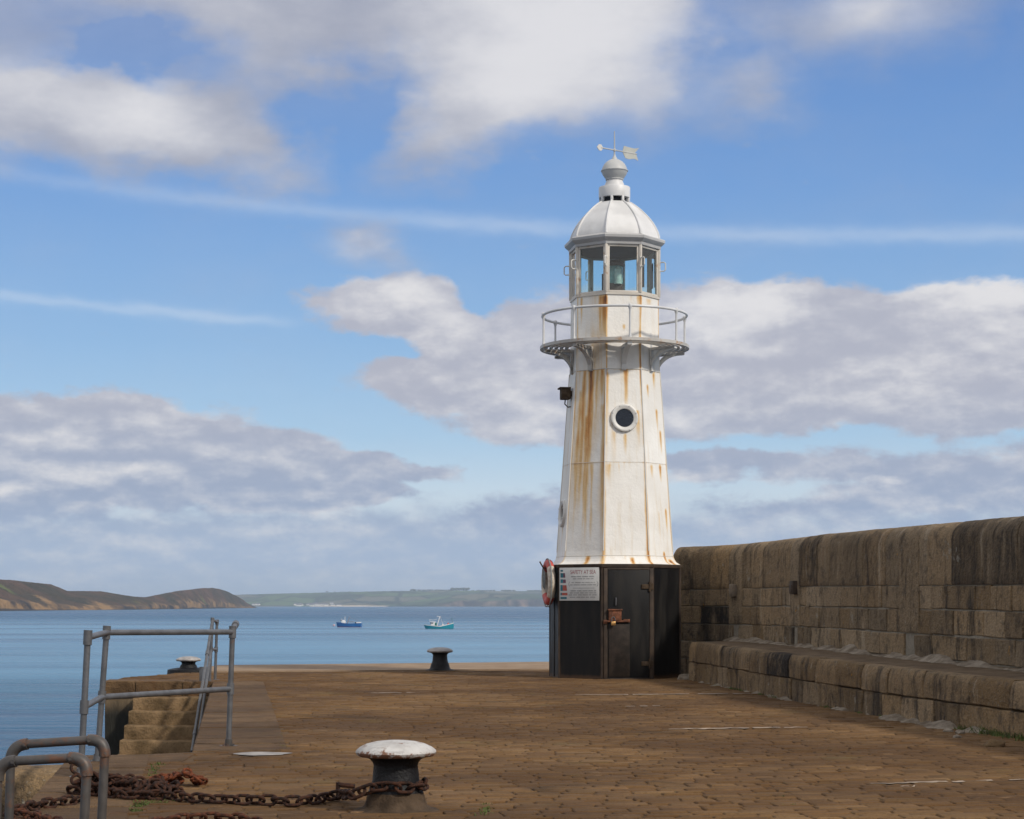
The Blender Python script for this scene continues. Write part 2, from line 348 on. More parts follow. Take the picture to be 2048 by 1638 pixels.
BUOYR = simple('lifebuoy_red', (0.50, 0.075, 0.060), 0.55, var=0.3, scale=14); BUOYW = simple('lifebuoy_white', (0.58, 0.54, 0.47), 0.6, var=0.3, scale=12, dark=(0.36, 0.28, 0.21)); ROPE = simple('grey_rope', (0.22, 0.24, 0.25), 0.9, scale=30); BLUEC = simple('blue_grey_cover', (0.05, 0.085, 0.12), 0.8)
HULLB = simple('blue_hull_paint', (0.012, 0.115, 0.33), 0.35, bmp=0); HULLT = simple('teal_hull_paint', (0.010, 0.27, 0.36), 0.35, bmp=0); BOATW = simple('boat_white', (0.72, 0.72, 0.72), 0.4, var=0.1, bmp=0); BOATR = simple('boat_red', (0.42, 0.045, 0.035), 0.5, bmp=0); BOATG = simple('boat_green', (0.01, 0.13, 0.085), 0.5, bmp=0); BOATD = simple('boat_dark_gear', (0.05, 0.05, 0.055), 0.8, bmp=0); BOATD2 = simple('boat_deck', (0.24, 0.17, 0.15), 0.8, bmp=0); WINDOW = simple('boat_window', (0.02, 0.03, 0.04), 0.1, bmp=0)
PINK = simple('faded_pink_buoy', (0.48, 0.36, 0.42), 0.6, bmp=0)
LENSG = simple('green_lens_glass', (0.24, 0.42, 0.40), 0.12, var=0.3, scale=9, bmp=0); LENSW = simple('lens_bright_bulb', (0.62, 0.72, 0.64), 0.2, bmp=0); LENSB = simple('lens_brown_metal', (0.10, 0.058, 0.050), 0.5)
SCREEN = simple('grey_screen', (0.22, 0.24, 0.28), 0.8, bmp=0)
HOUSEW = simple('house_render', (0.74, 0.72, 0.68), 0.8, var=0.1, bmp=0); ROOF = simple('slate_roof', (0.12, 0.11, 0.12), 0.8, bmp=0); TREES = simple('dark_trees', (0.035, 0.045, 0.022), 0.95, var=0.5, scale=0.03, bmp=0)

# ------------------------------------------------------------------ camera, light, sky
cam = bpy.data.cameras.new('camera'); camo = bpy.data.objects.new('camera', cam); COL.objects.link(camo)
camo.location = (0, 0, EYE); camo.rotation_euler = (R(90), 0, 0)
cam.sensor_width = 36; cam.lens = F / 2048 * 36; cam.shift_y = (HOR - 819) / 2048
cam.clip_start = 0.1; cam.clip_end = 60000; sc.camera = camo
SUN_AZ, SUN_EL = R(130), R(37)       # azimuth from +Y towards +X
sd = Vector((math.sin(SUN_AZ)*math.cos(SUN_EL), math.cos(SUN_AZ)*math.cos(SUN_EL), math.sin(SUN_EL)))
sun = bpy.data.lights.new('sun', 'SUN'); sun.energy = 2.8; sun.angle = R(4); sun.color = (1.0, 0.92, 0.80)
suno = bpy.data.objects.new('sun', sun); COL.objects.link(suno); suno.rotation_euler = sd.to_track_quat('Z', 'Y').to_euler(); suno.location = (20, -20, 30)

def build_world():
    w = bpy.data.worlds.new('World'); sc.world = w; w.use_nodes = True; nt = w.node_tree
    bg = nt.nodes['Background']; bg.inputs[1].default_value = 0.1
    sky = nd(nt, 'ShaderNodeTexSky', sky_type='NISHITA', sun_disc=False, sun_elevation=SUN_EL, sun_rotation=SUN_AZ, air_density=1.0, dust_density=0.4, ozone_density=2.5)
    D = nd(nt, 'ShaderNodeTexCoord').outputs['Generated']
    s = nd(nt, 'ShaderNodeSeparateXYZ', {0: D}); x, y, z = s.outputs
    U = mth(nt, 'MULTIPLY_ADD', mth(nt, 'ARCTAN2', x, y), F/1000, 1.024)
    hyp = mth(nt, 'SQRT', mth(nt, 'ADD', mth(nt, 'MULTIPLY', x, x), mth(nt, 'MULTIPLY', y, y)))
    V = mth(nt, 'SUBTRACT', 1.21, mth(nt, 'MULTIPLY', mth(nt, 'DIVIDE', z, mth(nt, 'MAXIMUM', hyp, 0.02)), F/1000))
    P0 = nd(nt, 'ShaderNodeCombineXYZ', {0: U, 1: V, 2: 0.0}).outputs[0]
    # billow warp: finer and crisper towards the horizon
    wn = nd(nt, 'ShaderNodeTexNoise', {'Vector': mapping(nt, P0, (1, 1.6, 1)), 'Scale': 5.0, 'Detail': 7, 'Roughness': 0.55}).outputs[1]
    wv = nd(nt, 'ShaderNodeVectorMath', {0: wn, 1: (0.5, 0.5, 0.5)}, operation='SUBTRACT').outputs[0]
    wv = nd(nt, 'ShaderNodeVectorMath', {0: wv, 1: (0.17, 0.11, 0.0)}, operation='MULTIPLY').outputs[0]
    P = nd(nt, 'ShaderNodeVectorMath', {0: P0, 1: wv}, operation='ADD').outputs[0]
    def blobs(lst, vec):
        tot = None
        for cx, cy, sx, sy, rot, wgt in lst:
            g = nd(nt, 'ShaderNodeTexGradient', {0: mapping(nt, vec, (sx, sy, 1), (0, 0, rot), (cx, cy, 0), 'TEXTURE')}, gradient_type='SPHERICAL').outputs[1]
            tot = mth(nt, 'MULTIPLY_ADD', g, wgt, tot if tot is not None else 0.0)
        return tot
    soft = [  # broad soft cloud high up
        (0.02, -0.02, 0.55, 0.16, 0, 1.0), (0.60, -0.01, 0.55, 0.17, 0, 1.2), (0.06, 0.215, 0.46, 0.19, 0.14, 1.2), (0.30, 0.285, 0.40, 0.14, 0.18, 1.1), (0.50, 0.17, 0.32, 0.17, -0.35, 1.05), (0.50, 0.31, 0.24, 0.11, 0, 0.6),
        (1.00, -0.02, 0.55, 0.30, 0, 1.3), (1.16, 0.03, 0.36, 0.28, 0.1, 1.0), (1.00, 0.19, 0.26, 0.14, -0.35, 0.9), (0.87, 0.275, 0.20, 0.11, -0.3, 0.9),
        (1.32, 0.225, 0.26, 0.13, -0.1, 0.62), (1.51, 0.215, 0.14, 0.11, 0, 0.65), (1.74, 0.03, 0.28, 0.18, 0, 0.95), (1.52, 0.05, 0.24, 0.16, 0, 0.40), (2.02, 0.01, 0.22, 0.12, 0, 0.55), (1.12, 0.30, 0.16, 0.09, 0, 0.25),
        (0.705, 0.495, 0.14, 0.095, 0.25, 0.85), (0.80, 0.53, 0.18, 0.07, 0.3, 0.30)]
    crisp = [
        (0.79, 0.620, 0.215, 0.085, 0, 1.25), (0.93, 0.672, 0.11, 0.07, 0, 0.8), (1.06, 0.745, 0.39, 0.085, 0.06, 1.15), (0.74, 0.700, 0.17, 0.030, 0.04, -0.8), (0.82, 0.762, 0.15, 0.060, 0.05, 0.95), (0.945, 0.600, 0.06, 0.055, 0, -0.8), (1.10, 0.645, 0.26, 0.095, 0, 0.95), (1.06, 0.80, 0.32, 0.10, 0.1, 1.1), (1.08, 0.86, 0.19, 0.055, 0, 0.9),
        (1.42, 0.66, 0.32, 0.13, 0, 1.1), (1.50, 0.735, 0.42, 0.165, 0, 1.3), (1.80, 0.725, 0.50, 0.165, 0, 1.5), (2.00, 0.70, 0.40, 0.14, 0, 1.3), (1.38, 0.825, 0.24, 0.075, 0, 1.1), (1.88, 0.80, 0.48, 0.095, 0, 1.2), (2.35, 0.72, 0.4, 0.16, 0, 1.3),
        (0.05, 0.915, 0.44, 0.155, 0.05, 1.5), (0.38, 0.92, 0.38, 0.125, 0.12, 1.4), (0.60, 0.945, 0.26, 0.085, 0.15, 1.2), (-0.4, 0.9, 0.4, 0.2, 0, 1.3), (0.22, 0.845, 0.18, 0.08, 0.1, 0.8),
        (0.81, 0.935, 0.16, 0.032, 0.15, 1.1), (0.76, 0.985, 0.09, 0.038, 0, 1.15), (0.30, 1.00, 0.42, 0.05, 0, 0.5), (1.06, 1.03, 0.22, 0.075, -0.1, 1.0),
        (1.42, 0.922, 0.17, 0.028, 0, 1.1), (1.41, 0.948, 0.10, 0.038, 0, 1.0), (1.64, 0.935, 0.20, 0.045, -0.1, 0.95), (1.94, 0.975, 0.36, 0.10, -0.1, 1.3), (1.55, 1.02, 0.30, 0.05, 0, 0.5)]
    Ps = nd(nt, 'ShaderNodeVectorMath', {0: P0, 1: nd(nt, 'ShaderNodeVectorMath', {0: nd(nt, 'ShaderNodeVectorMath', {0: nd(nt, 'ShaderNodeTexNoise', {'Vector': mapping(nt, P0, (1, 1.6, 1)), 'Scale': 4.0, 'Detail': 5.0, 'Roughness': 0.55}).outputs[1], 1: (0.5, 0.5, 0.5)}, operation='SUBTRACT').outputs[0], 1: (0.32, 0.24, 0.0)}, operation='MULTIPLY').outputs[0]}, operation='ADD').outputs[0]
    dS = blobs(soft, Ps); dC = blobs(crisp, P)
    n1 = noise(nt, mapping(nt, P0, (1, 1.7, 1)), 3.2, 6, 0.55); n2 = noise(nt, mapping(nt, P0, (1, 1.9, 1)), 11, 9, 0.62)
    hole = blobs([(0.33, 0.092, 0.20, 0.045, -0.2, 0.42), (0.20, 0.13, 0.14, 0.035, -0.1, 0.25), (0.68, 0.24, 0.15, 0.12, -0.6, 0.5), (0.42, 0.17, 0.14, 0.10, 0.3, 0.25), (1.43, 0.10, 0.08, 0.2, 0.3, 0.3)], Ps)
    aS = sstep(nt, mth(nt, 'SUBTRACT', mth(nt, 'ADD', dS, mth(nt, 'MULTIPLY', mth(nt, 'SUBTRACT', n1, 0.5), 0.75)), hole), -0.12, 1.25)
    aS = mth(nt, 'MAXIMUM', mth(nt, 'MULTIPLY', aS, 0.95), mth(nt, 'MULTIPLY', sstep(nt, V, 0.36, 0.05), mth(nt, 'MULTIPLY', sstep(nt, U, 1.5, 0.9), 0.30)))
    aC = sstep(nt, mth(nt, 'ADD', dC, mth(nt, 'MULTIPLY', mth(nt, 'SUBTRACT', n2, 0.5), 1.05)), 0.13, 0.56)
    base_n = mth(nt, 'ADD', V, mth(nt, 'MULTIPLY', mth(nt, 'SUBTRACT', n2, 0.5), 0.10))
    aB = mth(nt, 'MULTIPLY', sstep(nt, base_n, 0.985, 1.06), 0.90)              # bank of cloud along the horizon
    # out of view: generic cloud cover added and whitened to neutralise the ambient light
    nG = noise(nt, mapping(nt, D, (1, 1, 2.2)), 2.6, 6, 0.55)
    away = mth(nt, 'MAXIMUM', sstep(nt, mth(nt, 'ABSOLUTE', mth(nt, 'SUBTRACT', U, 1.024)), 1.3, 2.0), sstep(nt, V, -0.1, -0.6))
    aG = mth(nt, 'MULTIPLY', away, sstep(nt, nG, 0.36, 0.52, 0, 0.95))
    def over(a, b_): return mth(nt, 'SUBTRACT', mth(nt, 'ADD', a, b_), mth(nt, 'MULTIPLY', a, b_))
    # vapour trails
    def trail(a0, b0, c0, wdt, amp, u1=9.0):
        q = mth(nt, 'MULTIPLY_ADD', U, b0, mth(nt, 'MULTIPLY_ADD', mth(nt, 'MULTIPLY', U, U), c0, a0))
        d = mth(nt, 'DIVIDE', mth(nt, 'ADD', mth(nt, 'SUBTRACT', V, q), mth(nt, 'MULTIPLY', mth(nt, 'SUBTRACT', n2, 0.5), 0.03)), wdt)
        e = mth(nt, 'EXPONENT', mth(nt, 'MULTIPLY', mth(nt, 'MULTIPLY', d, d), -1.0))
        return mth(nt, 'MULTIPLY', mth(nt, 'MULTIPLY', e, amp), sstep(nt, U, u1-0.15, u1, 1, 0))
    aT = mth(nt, 'ADD', mth(nt, 'MULTIPLY', trail(0.370, 0.100, -0.020, 0.016, 0.25), sstep(nt, U, -0.1, 0.9, 0.45, 1.0)), trail(0.610, 0.068, 0.0, 0.011, 0.26, 0.64))
    aT = mth(nt, 'MULTIPLY', aT, sstep(nt, n1, 0.25, 0.6, 0.6, 1.1))
    # clear sky, cyan-pale towards the horizon
    skyc = mixc(nt, 1.0, sky.outputs[0], (0.78, 0.93, 1.12), 'MULTIPLY')
    clear = ramp(nt, mth(nt, 'MULTIPLY', V, 0.8, cl=True), [(0.0, (1.02, 2.45, 5.9)), (0.30, (1.75, 3.55, 7.0)), (0.55, (2.9, 4.9, 7.6)), (0.70, (4.2, 6.2, 8.2)), (0.80, (6.6, 7.6, 8.5)), (1.0, (4.6, 5.6, 7.2))])
    skyc = mixc(nt, 0.80, skyc, clear)
    # cloud colours
    bright = blobs([(1.15, 0.06, 0.42, 0.24, 0, 1.1), (1.0, 0.18, 0.25, 0.12, 0, 0.5), (0.30, 0.255, 0.20, 0.09, 0, 0.75), (0.06, 0.20, 0.30, 0.10, 0, 0.55), (0.30, 0.30, 0.16, 0.06, 0, 0.4), (0.88, 0.285, 0.14, 0.06, 0, 0.25), (1.75, 0.03, 0.20, 0.10, 0, 0.5), (0.71, 0.49, 0.09, 0.05, 0, 0.4),
        (0.80, 0.60, 0.17, 0.06, 0, 0.75), (0.92, 0.67, 0.09, 0.055, 0, 0.85), (1.50, 0.62, 0.16, 0.06, 0, 0.95), (1.40, 0.66, 0.25, 0.08, 0, 0.5), (1.92, 0.595, 0.24, 0.045, 0, 1.2), (2.0, 0.68, 0.2, 0.1, 0, 0.5), (1.78, 0.76, 0.22, 0.05, 0, 0.6), (1.36, 0.85, 0.09, 0.04, 0, 0.7), (1.72, 0.81, 0.20, 0.04, 0, 0.4), (1.05, 0.77, 0.22, 0.06, 0, 0.35), (1.09, 0.85, 0.12, 0.035, 0, 0.5),
        (0.12, 0.875, 0.12, 0.03, 0, 0.55), (0.20, 0.945, 0.32, 0.035, 0.05, 0.6), (0.35, 0.84, 0.12, 0.04, 0, 0.3), (0.62, 1.02, 0.25, 0.02, 0, 0.5), (0.05, 0.985, 0.12, 0.02, 0, 0.6), (1.57, 0.975, 0.10, 0.03, 0, 0.8), (1.78, 0.97, 0.06, 0.015, 0, 0.5), (1.38, 0.965, 0.15, 0.03, 0, 0.6)], P)
    n3 = noise(nt, mapping(nt, P0, (1, 3.5, 1)), 7, 7, 0.62)
    n2b = noise(nt, mapping(nt, P0, (1, 1.9, 1), (0, 0, 0), (0.012, -0.045, 0)), 11, 6, 0.6); n2c = noise(nt, mapping(nt, P0, (1, 1.9, 1)), 11, 6, 0.6)
    n1b = noise(nt, mapping(nt, P0, (1, 1.7, 1), (0, 0, 0), (0.03, -0.10, 0)), 3.2, 6, 0.55)
    relief = mth(nt, 'ADD', mth(nt, 'MULTIPLY', mth(nt, 'SUBTRACT', n2b, n2c), sstep(nt, V, 0.35, 0.6, 0.5, 1.7)), mth(nt, 'MULTIPLY', mth(nt, 'SUBTRACT', n1b, n1), 1.0))
    bright = mth(nt, 'SUBTRACT', bright, mth(nt, 'MULTIPLY', relief, -1.0))
    bl = mth(nt, 'ADD', mth(nt, 'ADD', bright, mth(nt, 'MULTIPLY', mth(nt, 'SUBTRACT', n3, 0.5), mth(nt, 'MULTIPLY', sstep(nt, V, 0.5, 0.95, 0.2, 1.0), sstep(nt, V, 0.98, 1.10, 1.0, 0.55)))), mth(nt, 'ADD', mth(nt, 'MULTIPLY', mth(nt, 'SUBTRACT', n1, 0.5), 0.9), mth(nt, 'MULTIPLY', mth(nt, 'SUBTRACT', n2, 0.5), 0.45)))
    grey = mixc(nt, sstep(nt, V, 0.35, 0.6), (3.75, 3.95, 4.8), (4.5, 4.65, 5.5))
    grey = mixc(nt, sstep(nt, V, 0.74, 1.06), grey, (3.25, 4.0, 5.5))
    grey = mixc(nt, sstep(nt, V, 0.98, 1.12, 0, 0.85), grey, (3.7, 4.75, 6.5))
    cl = mixc(nt, sstep(nt, bl, -0.30, 1.05), grey, (7.7, 7.6, 7.75))
    clC = mixc(nt, away, cl, mixc(nt, sstep(nt, nG, 0.42, 0.75), (8.6, 8.2, 7.7), (6.0, 5.8, 5.7)))
    alpha = over(over(over(aS, aC), aB), aG)
    col = mixc(nt, aT, skyc, (7.5, 8.2, 9.0))
    col = mixc(nt, alpha, col, clC)
    nt.links.new(col, bg.inputs[0])
build_world()
sc.view_settings.view_transform = 'Standard'; sc.view_settings.look = 'None'; sc.view_settings.exposure = 0.0; sc.view_settings.gamma = 1.0
sc.render.engine = 'CYCLES'; sc.cycles.use_denoising = True; sc.cycles.max_bounces = 6; sc.cycles.transparent_max_bounces = 16; sc.cycles.volume_bounces = 1

# ------------------------------------------------------------------ sea, headland, far hills
m = MB(); a = 26000
ids = [m.vert(p) for p in ((-a, -3000, SEA), (a, -3000, SEA), (a, 24000, SEA), (-a, 24000, SEA))]; m.face(*ids)
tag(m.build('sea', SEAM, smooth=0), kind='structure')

def headland():
    crest = [(-420, 1128), (-200, 1147), (0, 1157), (30, 1159), (60, 1163), (100, 1167), (112, 1172), (130, 1180), (200, 1181), (230, 1186), (268, 1192), (290, 1193), (330, 1185), (360, 1180), (400, 1175.5), (425, 1174.5), (440, 1177), (455, 1182), (470, 1190), (482, 1196), (494, 1205), (505, 1211), (516, 1215.0)]
    water = [(-420, 1225), (0, 1222), (250, 1219.6), (510, 1216)]
    m = MB(['hfrac']); rows = []
    x = -420.0; cols = []
    while x <= 518: cols.append(x); x += 1.25
    for x in cols:
        Y0 = (EYE - SEA) * F / (interp(water, x) - HOR)
        dep = 170 + 120*(0.5 + 0.5*math.sin(x*0.013))
        X0 = (x - 1024)/F*Y0
        cy = interp(crest, x) + 0.55*fbm((x*0.09, 3, 0)) + (0.8*max(0, fbm((x*0.25, 9, 0))) if x < 300 else 0)
        Yc = Y0 + dep; zc = EYE + (HOR - cy)/F*Yc; H = max(zc - SEA, 0.5)
        ta = min(1.0, H/18.0)
        col = []
        for j in range(29):
            t = j/28
            if t < 0.8:
                q = t/0.8
                hf = interp([(0, 0), (0.06, 0.03), (0.22, 0.27), (0.32, 0.36), (0.6, 0.66), (0.85, 0.90), (1, 1)], q)
                yy = Y0 + dep * interp([(0, 0), (0.06, 0.10), (0.22, 0.16), (0.32, 0.26), (1, 1)], q)
                xx = (x - 1024)/F*yy
                amp = math.sin(min(1, q*1.0)*PI) if q < 1 else 0
                dz = (fbm((xx*0.010, yy*0.010, 1), 5)*0.17*H) * amp
                gul = fbm((xx*0.022, 5.0, hf*1.5), 5)
                dy = (gul*85 * ta) * (1 - 0.75*q) * min(1, q*8)
                col.append(m.vert((xx, yy + dy, SEA - 0.6 + hf*H + dz), hfrac=hf))
            else:
                q = (t-0.8)/0.2; yy = Yc + 350*q
                col.append(m.vert(((x-1024)/F*yy, yy, SEA - 2 + H*(1-q*q)), hfrac=1-q))
        rows.append(col)
    m.grid(rows)
    tag(m.build('headland', HEAD, smooth=60), kind='structure')
headland()

FAR0 = (EYE - SEA) * F / 3.1
def far_hills():
    def ridge(name, crest, Y0, dep, x0, x1, mat, cliff=None, seed=0):
        m = MB(['cliff']); rows = []; x = x0
        while x <= x1:
            cy = interp(crest, x) + 0.45*fbm((x*0.11, seed, 0)); Yc = Y0 + dep; H = EYE + (HOR - cy)/F*Yc - SEA
            cl = cliff(x) if cliff else 0; col = []
            for j in range(19):
                t = j/18
                if t < 0.8:
                    q = t/0.8; s_ = q*q*(3-2*q); hf = lerp(lerp(q, s_, 0.5), interp([(0, 0), (0.08, 0.45), (1, 1)], q), cl)
                    yy = Y0 + dep*q + (60*fbm((x*0.05, seed, q*2)) if q > 0 else 0); dz = H*0.16*fbm((x*0.012, q*2.2, seed))*math.sin(q*PI)
                    col.append(m.vert(((x-1024)/F*yy, yy, SEA - 0.3 + hf*H + dz), cliff=cl*clamp(1.5 - q*7)))
                else:
                    q = (t-0.8)/0.2; yy = Yc + 900*q; col.append(m.vert(((x-1024)/F*yy, yy, SEA - 1 + H*(1-q*q)), cliff=0))
            rows.append(col); x += 2.5
        m.grid(rows); tag(m.build(name, mat, smooth=60), kind='structure')
    ridge('far_hill', [(300, 1196), (440, 1190), (525, 1187.7), (646, 1184.7), (737, 1182.5), (813, 1181.5), (860, 1181), (900, 1180), (995, 1182), (1070, 1182), (1200, 1184), (1400, 1190), (1700, 1200)], FAR0, 1900, 280, 1720, HILL, seed=2)
    ridge('near_hill', [(700, 1213.0), (765, 1212), (800, 1206), (850, 1198), (900, 1191), (960, 1187.5), (1030, 1187), (1100, 1188), (1250, 1192), (1500, 1204)], FAR0*0.94, 1000, 720, 1520, HILL, cliff=lambda x: interp([(840, 0), (910, 0.8), (930, 0.9), (1000, 0.7), (1040, 1), (1300, 1)], x), seed=5)
    m = MB(); rows = [[], []]
    for i in range(41):
        x = lerp(618, 800, i/40); w = math.sin(PI*i/40)**0.5
        rows[0].append(m.vert(((x-1024)/F*(FAR0-60), FAR0-60, SEA+0.15))); rows[1].append(m.vert(((x-1024)/F*(FAR0+60), FAR0+60, SEA+0.2+3.6*w)))
    m.grid(rows); tag(m.build('beach', SAND, smooth=0), kind='structure')
    # woods and hedgerow trees along the skyline
    m = MB(); r2 = random.Random(3)
    def copse(x0, x1, cy, n, s0, s1, Y=FAR0+1850):
        for _ in range(n):
            x = r2.uniform(x0, x1); s_ = r2.uniform(s0, s1); b = px(x, cy + r2.uniform(-0.5, 0.8), Y + r2.uniform(-60, 60))
            bm = bmesh.new(); bmesh.ops.create_icosphere(bm, subdivisions=1, radius=1.0)
            for v in bm.verts: k = 1 + 0.35*mn.noise(v.co*1.7 + Vector((x, 0, 0))); v.co = Vector((v.co.x*s_*1.3*k, v.co.y*s_*k, v.co.z*s_*k + s_*0.4))
            m.add_bm(bm, b)
    copse(903, 938, 1178.8, 110, 3, 6); copse(820, 832, 1180.5, 24, 2, 4.2); copse(835, 905, 1180.7, 90, 1.5, 3.5); copse(940, 990, 1181.5, 40, 1.5, 3); copse(1002, 1030, 1181.6, 40, 2, 3.6); copse(1055, 1095, 1182, 50, 2, 3.6); copse(646, 820, 1184, 26, 1.5, 3)
    tag(m.build('distant_woodland', TREES), 'dark copses and hedgerow trees along the far skyline', 'woodland', kind='stuff')
    # village houses
    def house():
        m = MB(); m.box((0, 0, 2.6), (1.0, 0.7, 5.2)); w = m.build('house', HOUSEW, smooth=0)
        r = MB(); V = Vector
        r.prism([V((-0.53, -0.38, 5.2)), V((-0.53, 0.38, 5.2)), V((-0.53, 0, 8.0))], (1, 0, 0), 1.06); ro = r.build('roof', ROOF, w, smooth=0)
        return w, ro
    w0, r0 = house(); first = True; r3 = random.Random(11)
    for k in range(30):
        x = r3.gauss(622, 17); y = 1211.4 - abs(r3.gauss(0, 2.4))
        if k >= 27: x, y = (508 + (k-27)*4, 1209.5)
        if k in (24, 25): x, y = (878 + (k-24)*4, 1186)
        Y = FAR0 + 90 + (1211.5 - y)*60; ww = r3.uniform(9, 20)
        if first: w, ro = w0, r0; first = False
        else:
            w = inst(w0); ro = inst(r0, w)
        w.location = px(x, y + 1.2, Y); w.scale = (ww, 14, 1.0); w.rotation_euler = (0, 0, r3.uniform(-0.3, 0.3))
        tag(w, 'tiny pale rendered house on the distant shore across the bay', 'house', 'houses on the far shore')
far_hills()

# ------------------------------------------------------------------ quay
TC0 = Vector(((1229 - 1024)/F*37.7, 37.7, 0))
def L1(Y): return -3.25 - 0.156*(Y - 12.76)
def L2(Y): return -3.03 - 0.1414*(Y - 18.5)
out = [(L1(-8), -8), (L1(18.0), 18.0), (L2(18.45), 18.45), (L2(35.2), 35.2), (-7.35, 35.2), (-7.42, 36.6), (-7.5, 37.7), (-6.98, 39.2), (-6.75, 44.5), (0.87, 47.2), (5.2, 48.6), (5.6, 40), (11.5, 22), (13, -8)]
m = MB(); top = [m.vert((x, y, 0)) for x, y in out]; bot = [m.vert((x, y, -6.5)) for x, y in out]
m.face(*top); m.mi = 1
for i in range(len(out)): j = (i+1) % len(out); m.face(top[i], bot[i], bot[j], top[j])
tag(m.build('quay', [GROUT, WEED], smooth=0), kind='structure')
BF = [(-2, 8.3), (5, 7.4), (10, 6.75), (14.5, 6.15), (19.8, 5.35), (22.0, 4.93), (23.6, 4.68), (26.8, 4.25), (30.3, 3.88), (36.2, 3.25)]
def on_setts(x, y):
    if y < 40.0 + 0.21*(x + 6) and not (y > 36.1 and x > 3.9 and y < 37):
        if y < 18.3: lo = max(L1(y) + 0.74, -99) if y < 17.3 else (L1(y) + 0.76 if y > 18.0 else 1e9)
        elif y < 35.3: lo = L2(y) + 0.92
        elif y < 36.05: lo = -5.4
        else: lo = interp([(35.2, -7.25), (37.7, -7.4), (39.2, -6.9), (44.5, -6.65)], y) + 0.1
        if 17.25 <= y < 18.45: lo = L2(18.5) + 0.12
        hi = interp(BF, y) + 0.05 if y < 36.3 else 4.2
        return lo < x < hi
    return False
m = MB(['tone', 'warm']); ca, sa = math.cos(R(-8)), math.sin(R(-8)); r6 = random.Random(21); v0 = 10.5
while v0 < 43.5:
    hgt = r6.uniform(0.105, 0.175); u = -9.0 + r6.random()*0.3; step = 1.0
    while u < 9.5:
        ln = r6.uniform(0.17, 0.42); gap = r6.uniform(0.006, 0.016)
        def W(a_, b_): 
            uu = a_; vv = b_ + 0.08*fbm((a_*0.25, b_*0.2, 3), 2) + 0.012*mn.noise(Vector((a_*2.1, b_*2.1, 8))); x = uu*ca + vv*sa*-1; y = -uu*sa*-1*-1 + vv*ca
            return uu*ca - vv*math.sin(R(8)), uu*math.sin(R(8)) + vv*ca
        cx, cy = W(u + ln/2, v0 + hgt/2)
        if on_setts(cx, cy) and (cx - TC0.x)**2 + (cy - TC0.y)**2 > 1.0:
            z1 = 0.010 + 0.0045*r6.random() + (0.003 if r6.random() < 0.1 else 0) - (0.004 if r6.random() < 0.06 else 0); tx = r6.gauss(0, 0.0018); ty = r6.gauss(0, 0.0022); m.cur['tone'] = clamp(r6.gauss(0.5, 0.27)); m.cur['warm'] = r6.random()**2
            a0, a1, b0, b1 = u + gap*0.25, u + ln - gap*0.25, v0 + gap/2, v0 + hgt - gap/2; rr = 0.012; R_ = []
            for A, B, zz in ((0, 0, -0.004), (0.003, 0.003, z1 - 0.007), (rr, rr, z1)):
                ring_ = []
                for (p_, q_) in ((a0 + A + (0.004 if zz > 0 else 0)*r6.random(), b0 + B), (a1 - A - 0.004*r6.random(), b0 + B), (a1 - A, b1 - B), (a0 + A, b1 - B)):
                    x, y = W(p_, q_); ring_.append(m.vert((x, y, zz + (tx*(1 if p_ > u + ln/2 else -1) + ty*(1 if q_ > v0 + hgt/2 else -1) if zz > 0 else 0))))
                R_.append(ring_)
            for A, B in zip(R_, R_[1:]):
                for k in range(4): m.face(A[k], A[(k+1) % 4], B[(k+1) % 4], B[k])
            x, y = W((a0+a1)/2, (b0+b1)/2); ctr = m.vert((x, y, z1 + 0.002))
            for k in range(4): m.face(R_[2][k], R_[2][(k+1) % 4], ctr)
        u += ln
    v0 += hgt
tag(m.build('quay_setts', SETTS, smooth=45), kind='structure')

def slab(m, q, z0, z1, bev=0.015, seed=0):           # stone slab with eased edges on quad q (4 x,y corners)
    c = Vector((sum(p[0] for p in q)/4, sum(p[1] for p in q)/4)); m.cur['tone'] = rnd.random()
    b = [m.vert((p[0], p[1], z0)) for p in q]; t = [m.vert((p[0], p[1], z1 - bev)) for p in q]
    ins = []
    for p in q:
        d = (c - Vector(p[:2])).normalized()*bev*1.4; ins.append(m.vert((p[0]+d.x, p[1]+d.y, z1)))
    for i in range(4):
        j = (i+1) % 4; m.face(b[i], b[j], t[j], t[i]); m.face(t[i], t[j], ins[j], ins[i])
    m.face(*ins)
m = MB(['tone']); Y = 18.5
while Y < 35.0:
    Yn = min(Y + rnd.uniform(0.7, 1.5), 35.3); g = 0.022; w = 0.9
    slab(m, [(L2(Y)-0.01, Y+g), (L2(Y)+w, Y+g+0.11), (L2(Yn)+w, Yn-g+0.11), (L2(Yn)-0.01, Yn-g)], -0.3, 0.012 + rnd.uniform(0, 0.008)); Y = Yn
Y = 9.0; ys = [9.0, 10.4, 11.9, 13.3, 14.35, 15.6, 16.5, 17.98]
for Y, Yn in zip(ys, ys[1:]):
    g = 0.02; slab(m, [(L1(Y)-0.01, Y+g), (L1(Y)+0.72, Y+g+0.1), (L1(Yn)+0.72, Yn-g+0.1), (L1(Yn)-0.01, Yn-g)], -0.3, 0.012 + rnd.uniform(0, 0.008))
slab(m, [(L1(18.1)+0.72, 17.2), (L2(18.5)+0.1, 17.35), (L2(18.5)+0.06, 18.42), (L1(18.1)+0.74, 18.2)], -0.3, 0.012)
for xa, xb in ((-7.38, -6.8), (-6.78, -5.95), (-5.93, -5.42)): slab(m, [(xa, 35.16), (xb, 35.17), (xb-0.05, 36.0), (xa-0.05, 36.0)], -0.26, 0.02 + rnd.uniform(0, 0.01))
tag(m.build('quay_edging', SLAB, smooth=0), kind='structure')
m = MB()
q = [(-6.72, 40.3), (0.8, 41.85), (4.9, 42.7), (5.1, 48.5), (0.87, 47.15), (-6.72, 44.45)]
